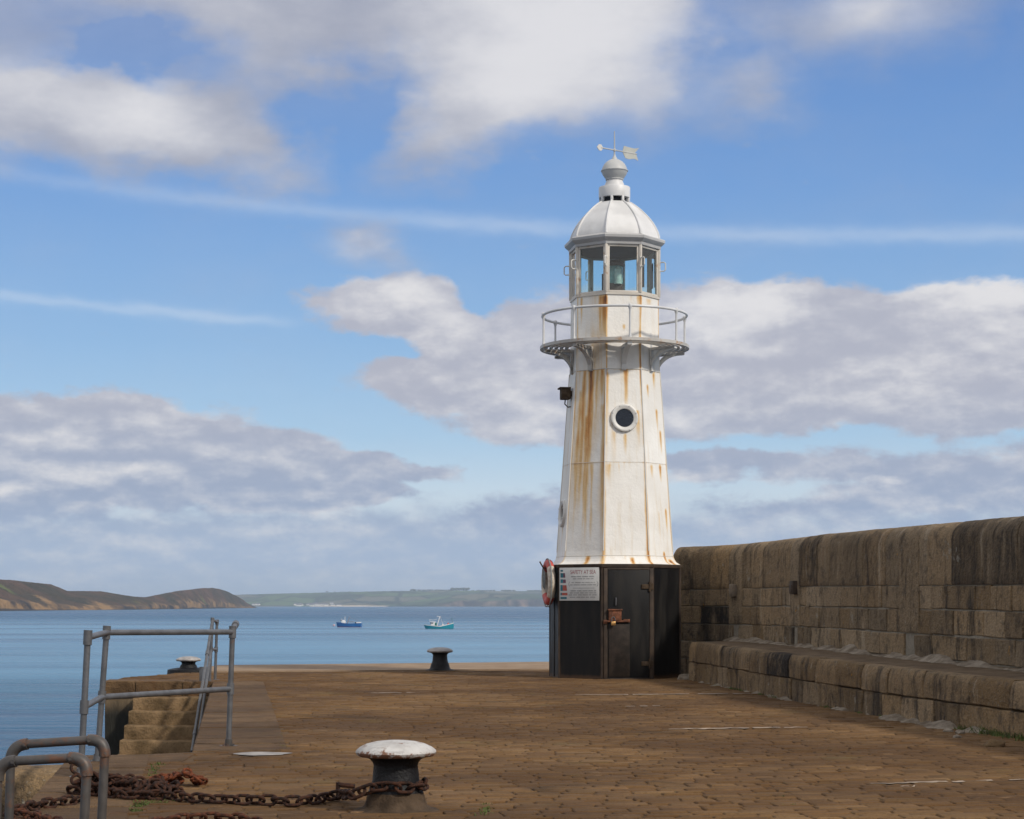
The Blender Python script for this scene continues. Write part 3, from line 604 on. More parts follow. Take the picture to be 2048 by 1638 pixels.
b = [m.vert((x, y, -0.1)) for x, y in q]; t = [m.vert((x, y, 0.03)) for x, y in q]; m.face(*t)
for i in range(6): m.face(b[i], b[(i+1) % 6], t[(i+1) % 6], t[i])
tag(m.build('quay_end_strip', CONC, smooth=0), kind='structure')
# outer stone shoulder left of the near quay edge, darker towards the bottom
m = MB(['tone', 'warm', 'stain']); rows = []
for i in range(25):
    x = lerp(-9.0, -3.8, i/24); row = []
    for d, z in [(0, -2.5), (0, -0.9), (0.0, -0.35), (0.03, -0.16), (0.10, -0.05), (0.22, -0.005), (0.5, 0.0), (0.75, -0.01), (0.8, -0.06), (0.8, -2.5)]:
        nz = 0.03*fbm((x*2, d*3, z*2)); row.append(m.vert((x, 16.45 + d + nz - 0.05*(x+3.8), z + nz*0.4), tone=0.45, warm=0.8, stain=clamp((-0.14 - z)*3 + 0.3*fbm((x*1.5, 3, z*2)), 0, 0.95)))
    rows.append(row)
m.grid(rows)
m.face(*rows[-1]); tag(m.build('stone_shoulder', STONE), kind='structure')
# steps
root = empty('stone_steps', (-6.1, 35.2, 0), 'worn sandstone steps going down beside the quay edge behind the railing', 'steps'); o = root.location
ns = 13
for k in range(1, ns):
    m = MB(); z1 = -0.24*k; y1 = 35.2 - 0.3*(k-1); y0 = 35.2 - 0.3*k - 0.02
    xl = -6.76 - 0.02*k + 0.0*k; xr = L2(y0) + 0.0; nx = 16; rows = []
    prof = [(0, 0, -0.30), (0, 0, -0.07), (0, 0.012, -0.02), (0, 0.05, 0), (0, 0.15, 0.0), (0, 0.32, 0.004)]
    for i in range(nx+1):
        x = lerp(xl, xr - 0.005, i/nx); nn = 0.018*fbm((x*3, k*7.1, 0)); wear = -0.012*math.sin(PI*i/nx)
        rows.append([m.vert((x, y0 + d[1] + nn, z1 + d[2] + nn*0.6 + wear*(1 if d[2] > -0.05 else 0))) for d in prof])
    m.grid(rows); l0 = [r for r in rows[0]]; m.face(*l0)
    bl = [m.vert((xl, y1 + 0.0, z1 - 0.3)), m.vert((xl, y1, z1))]; 
    m.build('step', STEP, root, o)
m = MB()    # carriage under the steps
xl0 = -6.78
m.prism([Vector((xl0 - 0.02, 35.18, -0.30)), Vector((xl0 - 0.02, 35.18, -6)), Vector((xl0 - 0.25, 31.2, -6)), Vector((xl0 - 0.25, 31.2, -3.3))], (1, 0, 0), 1.2)
m.build('step_base', WEED, root, o)

# worn paint marks
def mark(x0, y0, x1, y1, th, n=40, seed=0, keep=0.8):
    m = MB(); r_ = random.Random(seed); A = gp(x0, y0); B = gp(x1, y1); prev = None; side = Vector((0, 1, 0))
    for i in range(n+1):
        p = A.lerp(B, i/n) + side*0.10*fbm((i*0.25, seed, 0)); h = th*(0.55 + 0.45*mn.noise(Vector((i*0.45, seed, 5)))) * (math.sin(PI*clamp(i/n, 0.02, 0.98))**0.4)
        cur = (m.vert((p.x, p.y - h/2, 0.0185)), m.vert((p.x, p.y + h/2, 0.0185)))
        if prev and mn.noise(Vector((i*0.35, seed*3.1, 1))) > (0.5 - keep): m.face(prev[0], cur[0], cur[1], prev[1])
        prev = cur
    return tag(m.build('painted_line', PAINTLINE, smooth=0), kind='structure')
mark(1150, 1392, 1500, 1389, 0.34, seed=1); mark(1338, 1461, 1615, 1457, 0.26, seed=2); mark(1725, 1572, 2060, 1563, 0.17, seed=3); mark(1800, 1577, 1835, 1576, 0.08, 10, seed=4); mark(1250, 1415, 1330, 1414, 0.25, 16, seed=6, keep=0.6); mark(742, 1388, 830, 1387, 0.3, 20, seed=8, keep=0.7)
m = MB(); c = gp(524, 1511); ring = [m.vert((c.x + 0.26*math.cos(t)*(1 + 0.25*mn.noise(Vector((math.cos(t)*1.5, math.sin(t)*1.5, 2)))), c.y + 0.22*math.sin(t)*(1 + 0.3*mn.noise(Vector((math.cos(t), math.sin(t), 7)))), 0.0185)) for t in [2*PI*i/36 for i in range(36)]]
m.face(*ring); tag(m.build('paint_patch', simple('spilt_white_paint', (0.33, 0.30, 0.27), 0.6, var=0.45, scale=7), smooth=0), kind='structure')

# grass in the joints
def grass_patch(m, c, n, sx, sy, h, ang=0.0):
    for _ in range(n):
        u = rnd.gauss(0, 1)*sx; v = rnd.gauss(0, 1)*sy; p = Vector((c[0] + u*math.cos(ang) - v*math.sin(ang), c[1] + u*math.sin(ang) + v*math.cos(ang), 0.0))
        hh = h*rnd.uniform(0.35, 1.1); a_ = rnd.uniform(0, 2*PI); w = Vector((math.cos(a_), math.sin(a_), 0))*0.006; b_ = Vector((rnd.gauss(0, 0.5), rnd.gauss(0, 0.5), 1)).normalized()*hh
        i0 = m.vert(p - w); i1 = m.vert(p + w); i2 = m.vert(p + w*0.7 + b_*0.6); i3 = m.vert(p + b_ + Vector((b_.x, b_.y, 0))*0.3); i4 = m.vert(p - w*0.7 + b_*0.6)
        m.face(i0, i1, i2, i4); m.face(i4, i2, i3)
m = MB()
def line_grass(a_, b_, n, w, h):
    A = gp(*a_); B = gp(*b_)
    for i in range(n): p = A.lerp(B, (i + rnd.random())/n); grass_patch(m, p, 26, w, w, h)
line_grass((318, 1528), (283, 1585), 12, 0.022, 0.035); line_grass((300, 1602), (262, 1626), 8, 0.03, 0.03); line_grass((262, 1612), (345, 1606), 6, 0.05, 0.03)
line_grass((968, 1636), (975, 1612), 6, 0.03, 0.03); line_grass((1585, 1612), (1560, 1590), 3, 0.02, 0.02); line_grass((558, 1470), (566, 1500), 6, 0.018, 0.022)
for xx, yy in ((5.28, 20.6), (5.20, 21.0), (5.12, 21.4), (5.35, 20.1), (5.42, 19.6)): grass_patch(m, (xx - 0.04, yy), 260, 0.06, 0.22, 0.10)
for k in range(14): yy = rnd.uniform(21.5, 35); grass_patch(m, (interp([(20.2, 5.25), (23.5, 4.72), (26.6, 4.25), (30.3, 3.88), (36.2, 3.23)], yy) - 0.03, yy), 40, 0.02, 0.10, 0.05)
tag(m.build('grass', GRASS, smooth=0), 'short green grass and moss growing in the quay joints', 'grass', kind='stuff')

# ------------------------------------------------------------------ parapet wall and bench
class Path:
    def __init__(s, pts):
        pts = [Vector(p) for p in pts]; P = [pts[0]*2 - pts[1]] + pts + [pts[-1]*2 - pts[-2]]; s.p = []
        for i in range(1, len(P)-2):
            for k in range(16):
                t = k/16; a, b, c, d = P[i-1], P[i], P[i+1], P[i+2]
                s.p.append(0.5*((2*b) + (c-a)*t + (2*a-5*b+4*c-d)*t*t + (3*b-a-3*c+d)*t**3))
        s.p.append(pts[-1]); s.l = [0.0]
        for a, b in zip(s.p, s.p[1:]): s.l.append(s.l[-1] + (b-a).length)
        s.L = s.l[-1]
    def at(s, q, d):
        q = clamp(q, 0, s.L - 1e-6)
        lo = 0; hi = len(s.l)-1
        while hi - lo > 1:
            mid = (lo+hi)//2
            if s.l[mid] <= q: lo = mid
            else: hi = mid
        t = (q - s.l[lo])/max(1e-9, s.l[hi]-s.l[lo]); p = s.p[lo].lerp(s.p[hi], t)
        a = s.p[max(0, lo-1)]; b = s.p[min(len(s.p)-1, hi+1)]; tg = (b-a).normalized()
        return Vector((p.x - tg.y*d, p.y + tg.x*d))
    def s_at_y(s, Y):
        for i, p in enumerate(s.p):
            if p.y >= Y: return s.l[i]
        return s.L
WALL = Path([(9.0, -2), (8.3, 4.5), (7.7, 10), (7.05, 15), (6.55, 19), (6.02, 22.7), (5.47, 27.3), (5.02, 31.6), (4.58, 35.2), (4.14, 37.5), (3.72, 38.5), (3.21, 39.15)])
BEN = Path([(8.3, -2), (7.4, 5), (6.75, 10), (6.15, 14.5), (5.35, 19.8), (4.93, 22.0), (4.68, 23.6), (4.25, 26.8), (3.88, 30.3), (3.27, 36.15)])
def zw(z, Y): return z*(1 - 0.043*clamp((32-Y)/9.5, 0, 1.3))
def zb(z, Y): return z*(0.72 - 0.0072*clamp(36 - Y, 0, 17))/0.72
def block(m, path, s0, s1, z0, z1, front, back, zf, amp=0.016, r=0.012, nosing=0.0, nx=None, nz=None):
    nx = nx or max(4, int((s1-s0)/0.10)); nz = nz or max(4, int((z1-z0)/0.08)); sd_ = rnd.uniform(0, 100)
    jit = [rnd.uniform(-0.012, 0.012) for _ in range(4)]
    A = [0, r/(s1-s0)] + [i/nx for i in range(1, nx)] + [1 - r/(s1-s0), 1]; Bz = [0, r/(z1-z0)] + [j/nz for j in range(1, nz)] + [1 - r/(z1-z0), 1]
    A = sorted(A); Bz = sorted(Bz); rows = []
    f0 = front + rnd.uniform(-0.010, 0.010)
    for b in Bz:
        row = []
        for a_ in A:
            s_ = lerp(s0, s1, a_); z = lerp(z0 + lerp(jit[0], jit[1], a_), z1 + lerp(jit[2], jit[3], a_), b)
            d = f0 + amp*fbm((s_*3.1 + sd_, z*3.1, sd_), 4)
            if a_ in (0, 1) or b in (0, 1): d -= r
            if nosing and b > 0.55: d -= nosing*((b-0.55)/0.45)**2.2
            p = path.at(s_, d); row.append(m.vert((p.x, p.y, zf(z, p.y))))
        rows.append(row)
    m.grid(rows)
    ring = [rows[0][i] for i in range(len(A))] + [rows[j][-1] for j in range(1, len(Bz))] + [rows[-1][i] for i in range(len(A)-2, -1, -1)] + [rows[j][0] for j in range(len(Bz)-2, 0, -1)]
    pos = [(A[i], 0) for i in range(len(A))] + [(1, Bz[j]) for j in range(1, len(Bz))] + [(A[i], 1) for i in range(len(A)-2, -1, -1)] + [(0, Bz[j]) for j in range(len(Bz)-2, 0, -1)]
    bk = []
    for a_, b in pos:
        p = path.at(lerp(s0, s1, a_), back); bk.append(m.vert((p.x, p.y, zf(lerp(z0, z1, b), p.y))))
    n = len(ring)
    for i in range(n): j = (i+1) % n; m.face(ring[i], ring[j], bk[j], bk[i])
def split(a, b, lo, hi):
    out_ = [a]
    while out_[-1] < b - hi: out_.append(out_[-1] + rnd.uniform(lo, hi))
    if b - out_[-1] > lo*1.6: out_.append((out_[-1] + b)/2)
    out_.append(b); return out_
def tones(m, s_, extra=0.0):
    m.cur['tone'] = clamp(0.12 + 0.8*rnd.random() + extra); m.cur['warm'] = rnd.random()*0.8; m.cur['stain'] = 0.0
wall = empty('parapet_wall', (6.0, 22.7, 0), 'tall weathered granite sea wall with rounded coping along the right of the quay', 'wall'); WO = wall.location
zt = 2.57
prof = [(-1.35, 0.0), (-1.35, 2.2), (-1.2, 2.45), (-0.95, 2.55), (-0.6, zt), (-0.25, zt)] + [(-0.25 + 0.25*math.sin(t), zt - 0.25 + 0.25*math.cos(t)) for t in [R(q) for q in (15, 30, 45, 60, 75)]] + [(0, zt-0.25), (0.0, 2.05), (0.0, 1.86)]
def coping(m, s0, s1, z0):
    nx = max(5, int((s1-s0)/0.11)); sd_ = rnd.uniform(0, 100); rows = []; r = 0.009; off = rnd.uniform(-0.006, 0.006)
    P_ = [p for p in prof[1:]] + ([(0, 1.5), (0, 1.25)] if z0 < 1.5 else []) + [(0, z0 + 0.02), (0, z0)]
    A = sorted([0, r/(s1-s0)] + [i/nx for i in range(1, nx)] + [1 - r/(s1-s0), 1])
    for a_ in A:
        s_ = lerp(s0+0.004, s1-0.004, a_); row = []; e = r if a_ in (0, 1) else 0.0
        for k, (d, z) in enumerate(P_):
            q = 0.012*fbm((s_*2.6+sd_, z*2.6, d*2), 4) + off - e - (r if k == len(P_)-1 else 0)
            dd = d + q*(1 if d > -0.5 else 0); zz = z + q*(1 if z > 2.3 else 0)*0.4
            p = WALL.at(s_, dd); row.append(m.vert((p.x, p.y, zw(zz, p.y))))
        rows.append(row)
    m.grid(rows)
    for row, s_ in ((rows[0], s0), (rows[-1], s1)):
        bk = []
        for k, (d, z) in enumerate(P_): p = WALL.at(s_, d-0.06 if d > -0.5 else d); bk.append(m.vert((p.x, p.y, zw(min(z, zt-0.05), p.y))))
        for i in range(len(row)-1): m.face(row[i], row[i+1], bk[i+1], bk[i])
mc = MB(['tone', 'warm', 'stain']); mw = MB(['tone', 'warm', 'stain'])
pil = [(WALL.s_at_y(y), w) for y, w in ((4, .8), (9.5, .8), (15.5, .85), (21.2, .8), (26.9, .85), (33.1, .6), (36.95, .75))]
ends = [0.3]; segs = []
for s_, w in pil: segs.append((ends[-1], s_ - w/2)); ends.append(s_ + w/2)
segs.append((ends[-1], WALL.L - 0.02))
for s_, w in pil:
    tones(mc, s_, 0.05); mc.cur['stain'] = 0.28*rnd.random(); coping(mc, s_ - w/2, s_ + w/2, 1.04)
for a_, b_ in segs:
    for s0, s1 in zip(*(lambda q: (q, q[1:]))(split(a_, b_, 0.55, 1.15))):
        tones(mc, s0); yy = WALL.at(s0, 0).y
        mc.cur['stain'] = clamp(rnd.random()**2*0.75 + (0.30 if yy < 24.5 else 0) - (0.25 if yy > 33 else 0)); mc.cur['warm'] = clamp(mc.cur['warm'] + (0.35 if yy > 36 else 0)); coping(mc, s0, s1, 1.715)
    for z0, z1 in ((0.0, 0.34), (0.34, 0.69), (0.69, 1.03), (1.03, 1.375), (1.375, 1.71)):
        for s0, s1 in zip(*(lambda q: (q, q[1:]))(split(a_ + (0.0 if z0 > 1 else -0.2), b_ + (0 if z0 > 1 else 0.2), 0.55, 1.3))):
            tones(mw, s0, 0.05); yy = WALL.at((s0+s1)/2, 0).y
            if 37.0 < yy < 38.7 and 0.69 < z1 < 1.69: mw.cur['stain'] = rnd.choice([0.2, 0.85, 0.6])
            else: mw.cur['stain'] = 0.5*rnd.random()**5
            block(mw, WALL, s0+0.009, s1-0.009, z0+0.009, z1-0.009, 0.0, -0.10, zw)
mc.build('coping', STONE, wall, WO); mw.build('wall_face', STONE, wall, WO)
m = MB(); rows = []; n = 120
P_ = [(-1.32, 0.0)] + [(d + (0.03 if d < -0.5 else -0.045), z - (0.045 if z > 2.3 else 0)) for d, z in prof[1:]] + [(-0.045, 0.0)]
for i in range(n+1):
    row = []
    for d, z in P_: p = WALL.at(lerp(0.3, WALL.L-0.06, i/n), d if d < -0.5 else d + 0.018); row.append(m.vert((p.x, p.y, zw(z, p.y))))
    rows.append(row)
m.grid(rows); m.face(*rows[-1]); m.face(*rows[0]); m.build('wall_core', MORTAR, wall, WO)

bench = empty('stone_bench', (4.5, 25, 0), 'low granite ledge seat running along the foot of the sea wall', 'bench'); BO = bench.location
mb = MB(['tone', 'warm', 'stain'])
for z0, z1, nos, lo, hi in ((0.355, 0.72, 0.045, 0.6, 1.35), (-0.03, 0.345, 0.0, 0.55, 1.1)):
    ss = split(0.2, BEN.L - 0.02, lo, hi)
    for s0, s1 in zip(ss, ss[1:]):
        tones(mb, s0, -0.02); yy = BEN.at((s0+s1)/2, 0).y; mb.cur['warm'] = clamp(mb.cur['warm'] + 0.3)
        mb.cur['stain'] = rnd.choice([0, 0, 0.1, 0.1, 0.25, 0.4]) if yy < 34 else 0.05
        if 29.2 < yy < 30.4 and nos: mb.cur['stain'] = 0.8
        block(mb, BEN, s0+0.008, s1-0.008, z0, z1, 0.0 if nos else -0.012, -0.25, zb, 0.022, 0.016, nos)
mb.build('bench_face', STONE, bench, BO)
m = MB(); rows = []; n = 160
for i in range(n+1):
    t = i/n; row = []; a_ = BEN.at(lerp(0.2, BEN.L-0.05, t), -0.05); wp = WALL.at(WALL.s_at_y(a_.y + 0.25), 0.03)
    zz = zb(0.715, a_.y)
    for k in range(9): q = k/8; p = a_.lerp(wp, q); row.append(m.vert((p.x, p.y, zz - 0.03*(1 - min(1, q*6)) + 0.010*q + 0.012*fbm((p.x*2.5, p.y*2.5, 1)))))
    rows.append(row)
m.grid(rows)
ebot = [m.vert((m.v[v][0], m.v[v][1], -0.05)) for v in rows[-1]]
for i in range(8): m.face(rows[-1][i], rows[-1][i+1], ebot[i+1], ebot[i])
m.build('bench_top', BENCHTOP, bench, BO)
m = MB(); rows = []; n = 240; s0 = WALL.s_at_y(12); s1 = WALL.s_at_y(37.2)
for i in range(n+1):
    s_ = lerp(s0, s1, i/n); k = clamp(0.42 + 1.25*fbm((s_*0.8, 2, 0), 5), 0.05, 1.3); row = []; p0 = WALL.at(s_, 0); zz = zb(0.715, p0.y - 0.25) + 0.012
    for d, h in ((-0.06, 0.10), (0.03, 0.09), (0.09, 0.06), (0.15, 0.03), (0.21, 0.0), (0.23, -0.05)):
        q = 0.016*fbm((s_*2.6, d*7, 4), 5); p = WALL.at(s_, d*(0.6+0.4*k) + q); row.append(m.vert((p.x, p.y, zz + h*k + q)))
    rows.append(row)
m.grid(rows); m.build('mortar_fillet', FILLET, bench, BO)
m = MB()   # skirt of broken mortar against the ledge foot
rows = []
for i in range(121):
    s_ = lerp(BEN.s_at_y(20.8), BEN.L - 0.1, i/120); k = clamp(0.30 + 1.3*fbm((s_*1.3, 8, 0)) + (0.6 if 21.8 < BEN.at(s_, 0).y < 24.2 else 0), 0.0, 1.3); row = []
    for d, h in ((-0.06, 0.09), (0.02, 0.075), (0.10, 0.045), (0.2, 0.01), (0.24, -0.02)):
        q = 0.02*fbm((s_*5, d*9, 4)); p = BEN.at(s_, d*k*1.1 + q - 0.02*(1-k)); row.append(m.vert((p.x, p.y, h*k + q*0.6 - 0.012)))
    rows.append(row)
m.grid(rows); m.build('foot_mortar', FILLET, bench, BO)
def lump(name, mat, s):
    bm = bmesh.new(); bmesh.ops.create_icosphere(bm, subdivisions=3, radius=1.0)
    for v in bm.verts: k = 1 + 0.35*mn.noise(v.co*1.3 + Vector((s, 2, 0))) + 0.12*mn.noise(v.co*4 + Vector((s, 0, 0))); v.co = Vector((v.co.x*k, v.co.y*k*0.75, max(-0.35, v.co.z*k*0.62)))
    m = MB(); m.add_bm(bm); return m.build(name, mat, smooth=50)
l0 = lump('loose_stone', FILLET, 1.0); spots = [(1872, 1452, 0.085), (1890, 1455, 0.07), (1896, 1466, 0.055), (1920, 1470, 0.06), (1915, 1478, 0.05), (1852, 1447, 0.06), (1905, 1458, 0.05)]
for k, (x, y, s_) in enumerate(spots):
    o = l0 if k == 0 else inst(l0); o.location = gp(x, y) + Vector((0, 0, s_*0.3)); o.scale = (s_, s_, s_); o.rotation_euler = (0, 0, k*1.3)
    tag(o, 'small pale lump of broken mortar lying at the foot of the stone ledge', 'stone', 'loose mortar lumps by the ledge')
o = lump('loose_stone', STEP, 4.0); o.location = gp(1990, 1496) + Vector((0, 0, 0.03)); o.scale = (0.11, 0.11, 0.09); tag(o, 'tan rounded stone lying alone on the paving at the right edge', 'stone')
o = lump('loose_stone', FILLET, 7.0); o.location = (3.22, 36.25, 0.04); o.scale = (0.16, 0.12, 0.14); tag(o, 'pale mortar lump between the lighthouse base and the ledge end', 'stone')
# small boxes on the wall
def wallbox(x, y, w, h, mat, label):
    for i in range(int(WALL.L*50)):
        p = WALL.at(i/50, 0.0)
        if p.y > 10 and 1024 + F*p.x/p.y <= x: break
    s_ = i/50; p = WALL.at(s_, 0.04); q = WALL.at(s_, 0.0); n_ = (p-q).normalized(); rot = Matrix.Rotation(math.atan2(n_.x, -n_.y), 3, 'Z')
    z = EYE + (HOR - y)/F*p.y; c = Vector((p.x, p.y, z)); e = empty('wall_light', c, label, 'wall light')
    m = MB(); m.box((0, 0, 0), (w, 0.10, h), rot, 0.015); m.build('housing', mat, e)
    m = MB(); m.box(rot @ Vector((0, -0.052, -0.02)), (w*0.7, 0.02, h*0.6), rot, 0.005); m.build('cover', mat, e)
wallbox(1470, 1181, 0.20, 0.24, simple('weathered_box_paint', (0.21, 0.165, 0.12), 0.8), 'small tan box fixed to the sea wall nearer the lighthouse')
wallbox(1592, 1175, 0.22, 0.23, BROWN, 'small brown box fixed to the sea wall further from the lighthouse')

# ------------------------------------------------------------------ lighthouse
TC = Vector(((1229 - 1024)/F*37.7, 37.7, 0))
PH = R(-13.5)                            # first visible corner, from the direction of the viewer
def vdir(k): a_ = PH + R(45)*k; return Vector((math.sin(a_), -math.cos(a_), 0))
def fdir(f): a_ = PH + R(22.5) + R(45)*(f-1); return Vector((math.sin(a_), -math.cos(a_), 0))    # face 1 = door side
AP = math.cos(R(22.5))
lh = empty('lighthouse', TC, 'small white octagonal iron lighthouse with black base, rust streaks and domed lantern', 'lighthouse')
def LB(b, name, mat, parent=lh, smooth=40): return b.build(name, mat, parent, TC, smooth)
def octa(m, prof, caps=False):
    for k in range(8):
        a_, b_ = vdir(k), vdir(k+1); rows = [[m.vert(TC + a_*r + Vector((0, 0, z))), m.vert(TC + b_*r + Vector((0, 0, z)))] for r, z in prof]; m.grid(rows)
    if caps:
        for r, z in (prof[0], prof[-1]): m.face(*[m.vert(TC + vdir(k)*r + Vector((0, 0, z))) for k in range(8)])
# base
m = MB(['edge'])
for k in range(8):
    a_, b_ = vdir(k), vdir(k+1); rows = []
    for j in range(25):
        z = 2.17*j/24; row = []
        for i in range(21):
            u = i/20; e = max(1 - min(u, 1-u)/0.10, 1 - (2.17 - z)/0.14, (1 - z/0.16)*1.3, 0)
            row.append(m.vert(TC + a_.lerp(b_, u)*1.28 + Vector((0, 0, z)), edge=e))
        rows.append(row)
    m.grid(rows)
base = LB(m, 'base', BLACK)
m = MB(); octa(m, [(1.295, 2.10), (1.305, 2.115), (1.305, 2.165), (1.25, 2.17)]); LB(m, 'base_rim', BROWN)
m = MB()
for k in range(8): m.tube([TC + vdir(k)*1.278 + Vector((0, 0, 0.0)), TC + vdir(k)*1.278 + Vector((0, 0, 2.1))], 0.016, 6)
LB(m, 'corner_strip', BROWN)
# tower
SE = [(5.87, .9), (4.10, .8), (2.33, .8)]
ST = [  # face, u, top z, length, width, strength
    (0, .50, 5.88, 3.2, .055, .95), (0, .56, 5.88, 1.9, .04, .8), (0, .30, 5.88, 2.7, .05, .6), (0, .42, 5.0, 2.6, .03, .5), (0, .88, 5.88, .5, .05, .8), (0, .72, 5.88, .9, .04, .5), (0, .18, 5.5, 3.0, .04, .4), (0, .64, 4.1, 1.6, .04, .45), (0, .62, 2.33, .25, .05, 1.3), (0, .93, 5.2, 3.0, .05, .35),
    (1, .56, 5.88, .75, .05, .75), (1, .18, 5.05, .7, .06, .55), (1, .25, 4.7, .7, .05, .5), (1, .52, 4.65, .45, .04, .5), (1, .10, 4.08, .45, .07, .4), (1, .36, 4.08, .3, .03, .3), (1, .62, 2.30, .22, .035, 1.2), (1, .05, 5.8, 1.6, .05, .5), (1, .86, 5.1, .8, .05, .5), (1, .45, 6.3, .4, .03, .4),
    (2, .30, 5.6, .3, .05, .9), (2, .62, 5.85, .35, .08, .7), (2, .68, 5.15, .5, .04, .8), (2, .80, 4.75, .5, .05, .8), (2, .30, 4.08, .3, .07, .6), (2, .68, 4.08, .35, .05, .8), (2, .82, 3.25, .5, .035, 1.0), (2, .62, 2.42, .3, .03, 1.2), (2, .80, 2.27, .12, .09, 1.4), (2, .50, 3.2, .8, .03, .4),
    (-1, .55, 5.4, 2.0, .06, .4), (-1, .5, 2.95, .6, .06, .4)]
def rust_at(f, u, z, zb_, zt_):
    r = 0.0; q = 0.5 + fbm((u*3 + f*9, z*0.8, f), 4)*0.9
    for (ff, u0, zt0, ln, w, st) in ST:
        if ff != f or z > zt0 or z < zt0 - ln*1.2: continue
        t = (zt0 - z)/ln; uu = u0 + 0.02*fbm((z*0.9, u0*13, f)); ww = w*(0.85 + 0.5*mn.noise(Vector((z*2.0, u0*7, f))) - 0.25*t)
        r += 1.25*st*math.exp(-((u-uu)/(ww*1.25))**2)*clamp(1.1 - t)**0.9*clamp((zt0 - z)/0.07 + 0.25)*(0.55 + 0.6*clamp(q))
    ew = 0.040 + 0.012*fbm((z*2, f, 2)); es = 0.55 + 0.75*fbm((z*0.9, f*3.3, 5), 4)
    gain = {(-1, 1): .55, (0, 0): .55, (0, 1): 1.0, (1, 0): .85, (1, 1): 1.25, (2, 0): 1.0, (2, 1): .75}
    r += clamp(es)*math.exp(-(u/ew)**2)*gain.get((f, 0), .5) + clamp(es)*math.exp(-((1-u)/ew)**2)*gain.get((f, 1), .5)
    for zs, st in SE:
        if zs - 0.012 < z < zs + 0.012: r += 0.25*st
        if 0 < zs - z < 0.35: r += 0.35*st*clamp(fbm((u*11 + f*5, zs, 1), 3))*(1 - (zs-z)/0.35)
    if f == 0: r += 0.26*clamp(0.75 + fbm((u*2.2, z*0.5, 3)))*clamp((z-2.3)/1.5)
    if f == 1: r += 0.05*clamp(fbm((u*2.2, z*0.6, 8)) + 0.3)
    return r
tprof = [(2.171, 1.285), (2.19, 1.25), (2.22, 1.205), (2.27, 1.172), (2.33, 1.150), (2.42, 1.137), (5.87, .888), (6.5, .868), (7.28, .862)]
def tower_part(name, z0, z1, nv, nu=44):
    m = MB(['rust'])
    for k in range(8):
        f = k + 1 if k < 7 else 0
        f = {0: 1, 1: 2, 7: 0, 6: -1}.get(k, 10 + k)
        a_, b_ = vdir(k), vdir(k+1); rows = []
        det = f < 10; nuu = nu if det else 8; nvv = nv if det else max(20, nv//4)
        zs = [z0 + (z1-z0)*j/nvv for j in range(nvv+1)] + [z for z, r in tprof if z0 < z < z1]
        for z in sorted(set(zs)):
            r = interp(tprof, z); row = []
            for i in range(nuu+1):
                u = i/nuu; row.append(m.vert(TC + a_.lerp(b_, u)*r + Vector((0, 0, z)), rust=rust_at(f, u, z, z0, z1) if det else 0.1))
            rows.append(row)
        m.grid(rows)
    return LB(m, name, WHITE, smooth=30)
ST += [(0, .92, 7.28, .8, .09, .75), (0, .80, 7.28, .7, .05, .5), (1, .02, 7.28, .7, .03, .9), (1, .93, 7.28, .3, .05, .7), (2, .05, 7.28, .4, .05, .6), (2, .45, 7.26, .2, .12, .6), (0, .15, 7.28, .6, .04, .5), (1, .72, 7.27, .12, .04, .4), (1, .52, 6.72, .12, .04, .8)]
tw = tower_part('tower_wall', 2.171, 6.42, 190); dr = tower_part('lantern_wall', 6.42, 7.28, 44)
m = MB()
for k in range(8):
    for zz, r_, th in ((5.87, interp(tprof, 5.87), 0.009), (4.10, interp(tprof, 4.10), 0.004), (2.33, interp(tprof, 2.33), 0.006)):
        m.tube([TC + vdir(k)*(r_+0.002) + Vector((0, 0, zz)), TC + vdir(k+1)*(r_+0.002) + Vector((0, 0, zz))], th, 6)
    m.tube([TC + vdir(k)*(interp(tprof, z)+0.0) + Vector((0, 0, z)) for z in (2.42, 3.5, 5.87)], 0.012, 6)
LB(m, 'plate_seam', WMETAL)
# portholes
def porthole(f, z, ro, ri):
    n_ = fdir(f); r_ = interp(tprof, z)*AP; tilt = math.atan(0.0716*AP); nn = (n_*math.cos(tilt) + Vector((0, 0, math.sin(tilt)))).normalized()
    c = TC + n_*r_ + Vector((0, 0, z)); side = Vector((0, 0, 1)).cross(nn).normalized(); up = nn.cross(side)
    m = MB(); rows = []; N = 40
    for k in range(N+1):
        t = 2*PI*k/N; e = side*math.cos(t) + up*math.sin(t)
        rows.append([m.vert(c + e*r + nn*d) for r, d in ((ro, -0.02), (ro, 0.03), (ro*0.97, 0.05), (ro*0.90, 0.058), (ro*0.84, 0.055), (ri*1.04, 0.035), (ri, 0.015), (ri*0.99, -0.01))])
    m.grid(rows)
    for k in range(8): t = 2*PI*(k+.5)/8; e = side*math.cos(t) + up*math.sin(t); m.tube([c + e*ro*0.91 + nn*0.05, c + e*ro*0.91 + nn*0.068], 0.012, 6)
    p = LB(m, 'porthole', WMETAL)
    m = MB(); ids = [m.vert(c + (side*math.cos(2*PI*k/N) + up*math.sin(2*PI*k/N))*ri + nn*0.008) for k in range(N)]; m.face(*ids); LB(m, 'pane', PANE, p, 0)
PANE = simple('dark_porthole_glass', (0.012, 0.014, 0.018), 0.12, var=0.2, bmp=0)
porthole(1, 4.93, 0.265, 0.172); porthole(-1, 3.16, 0.265, 0.175)
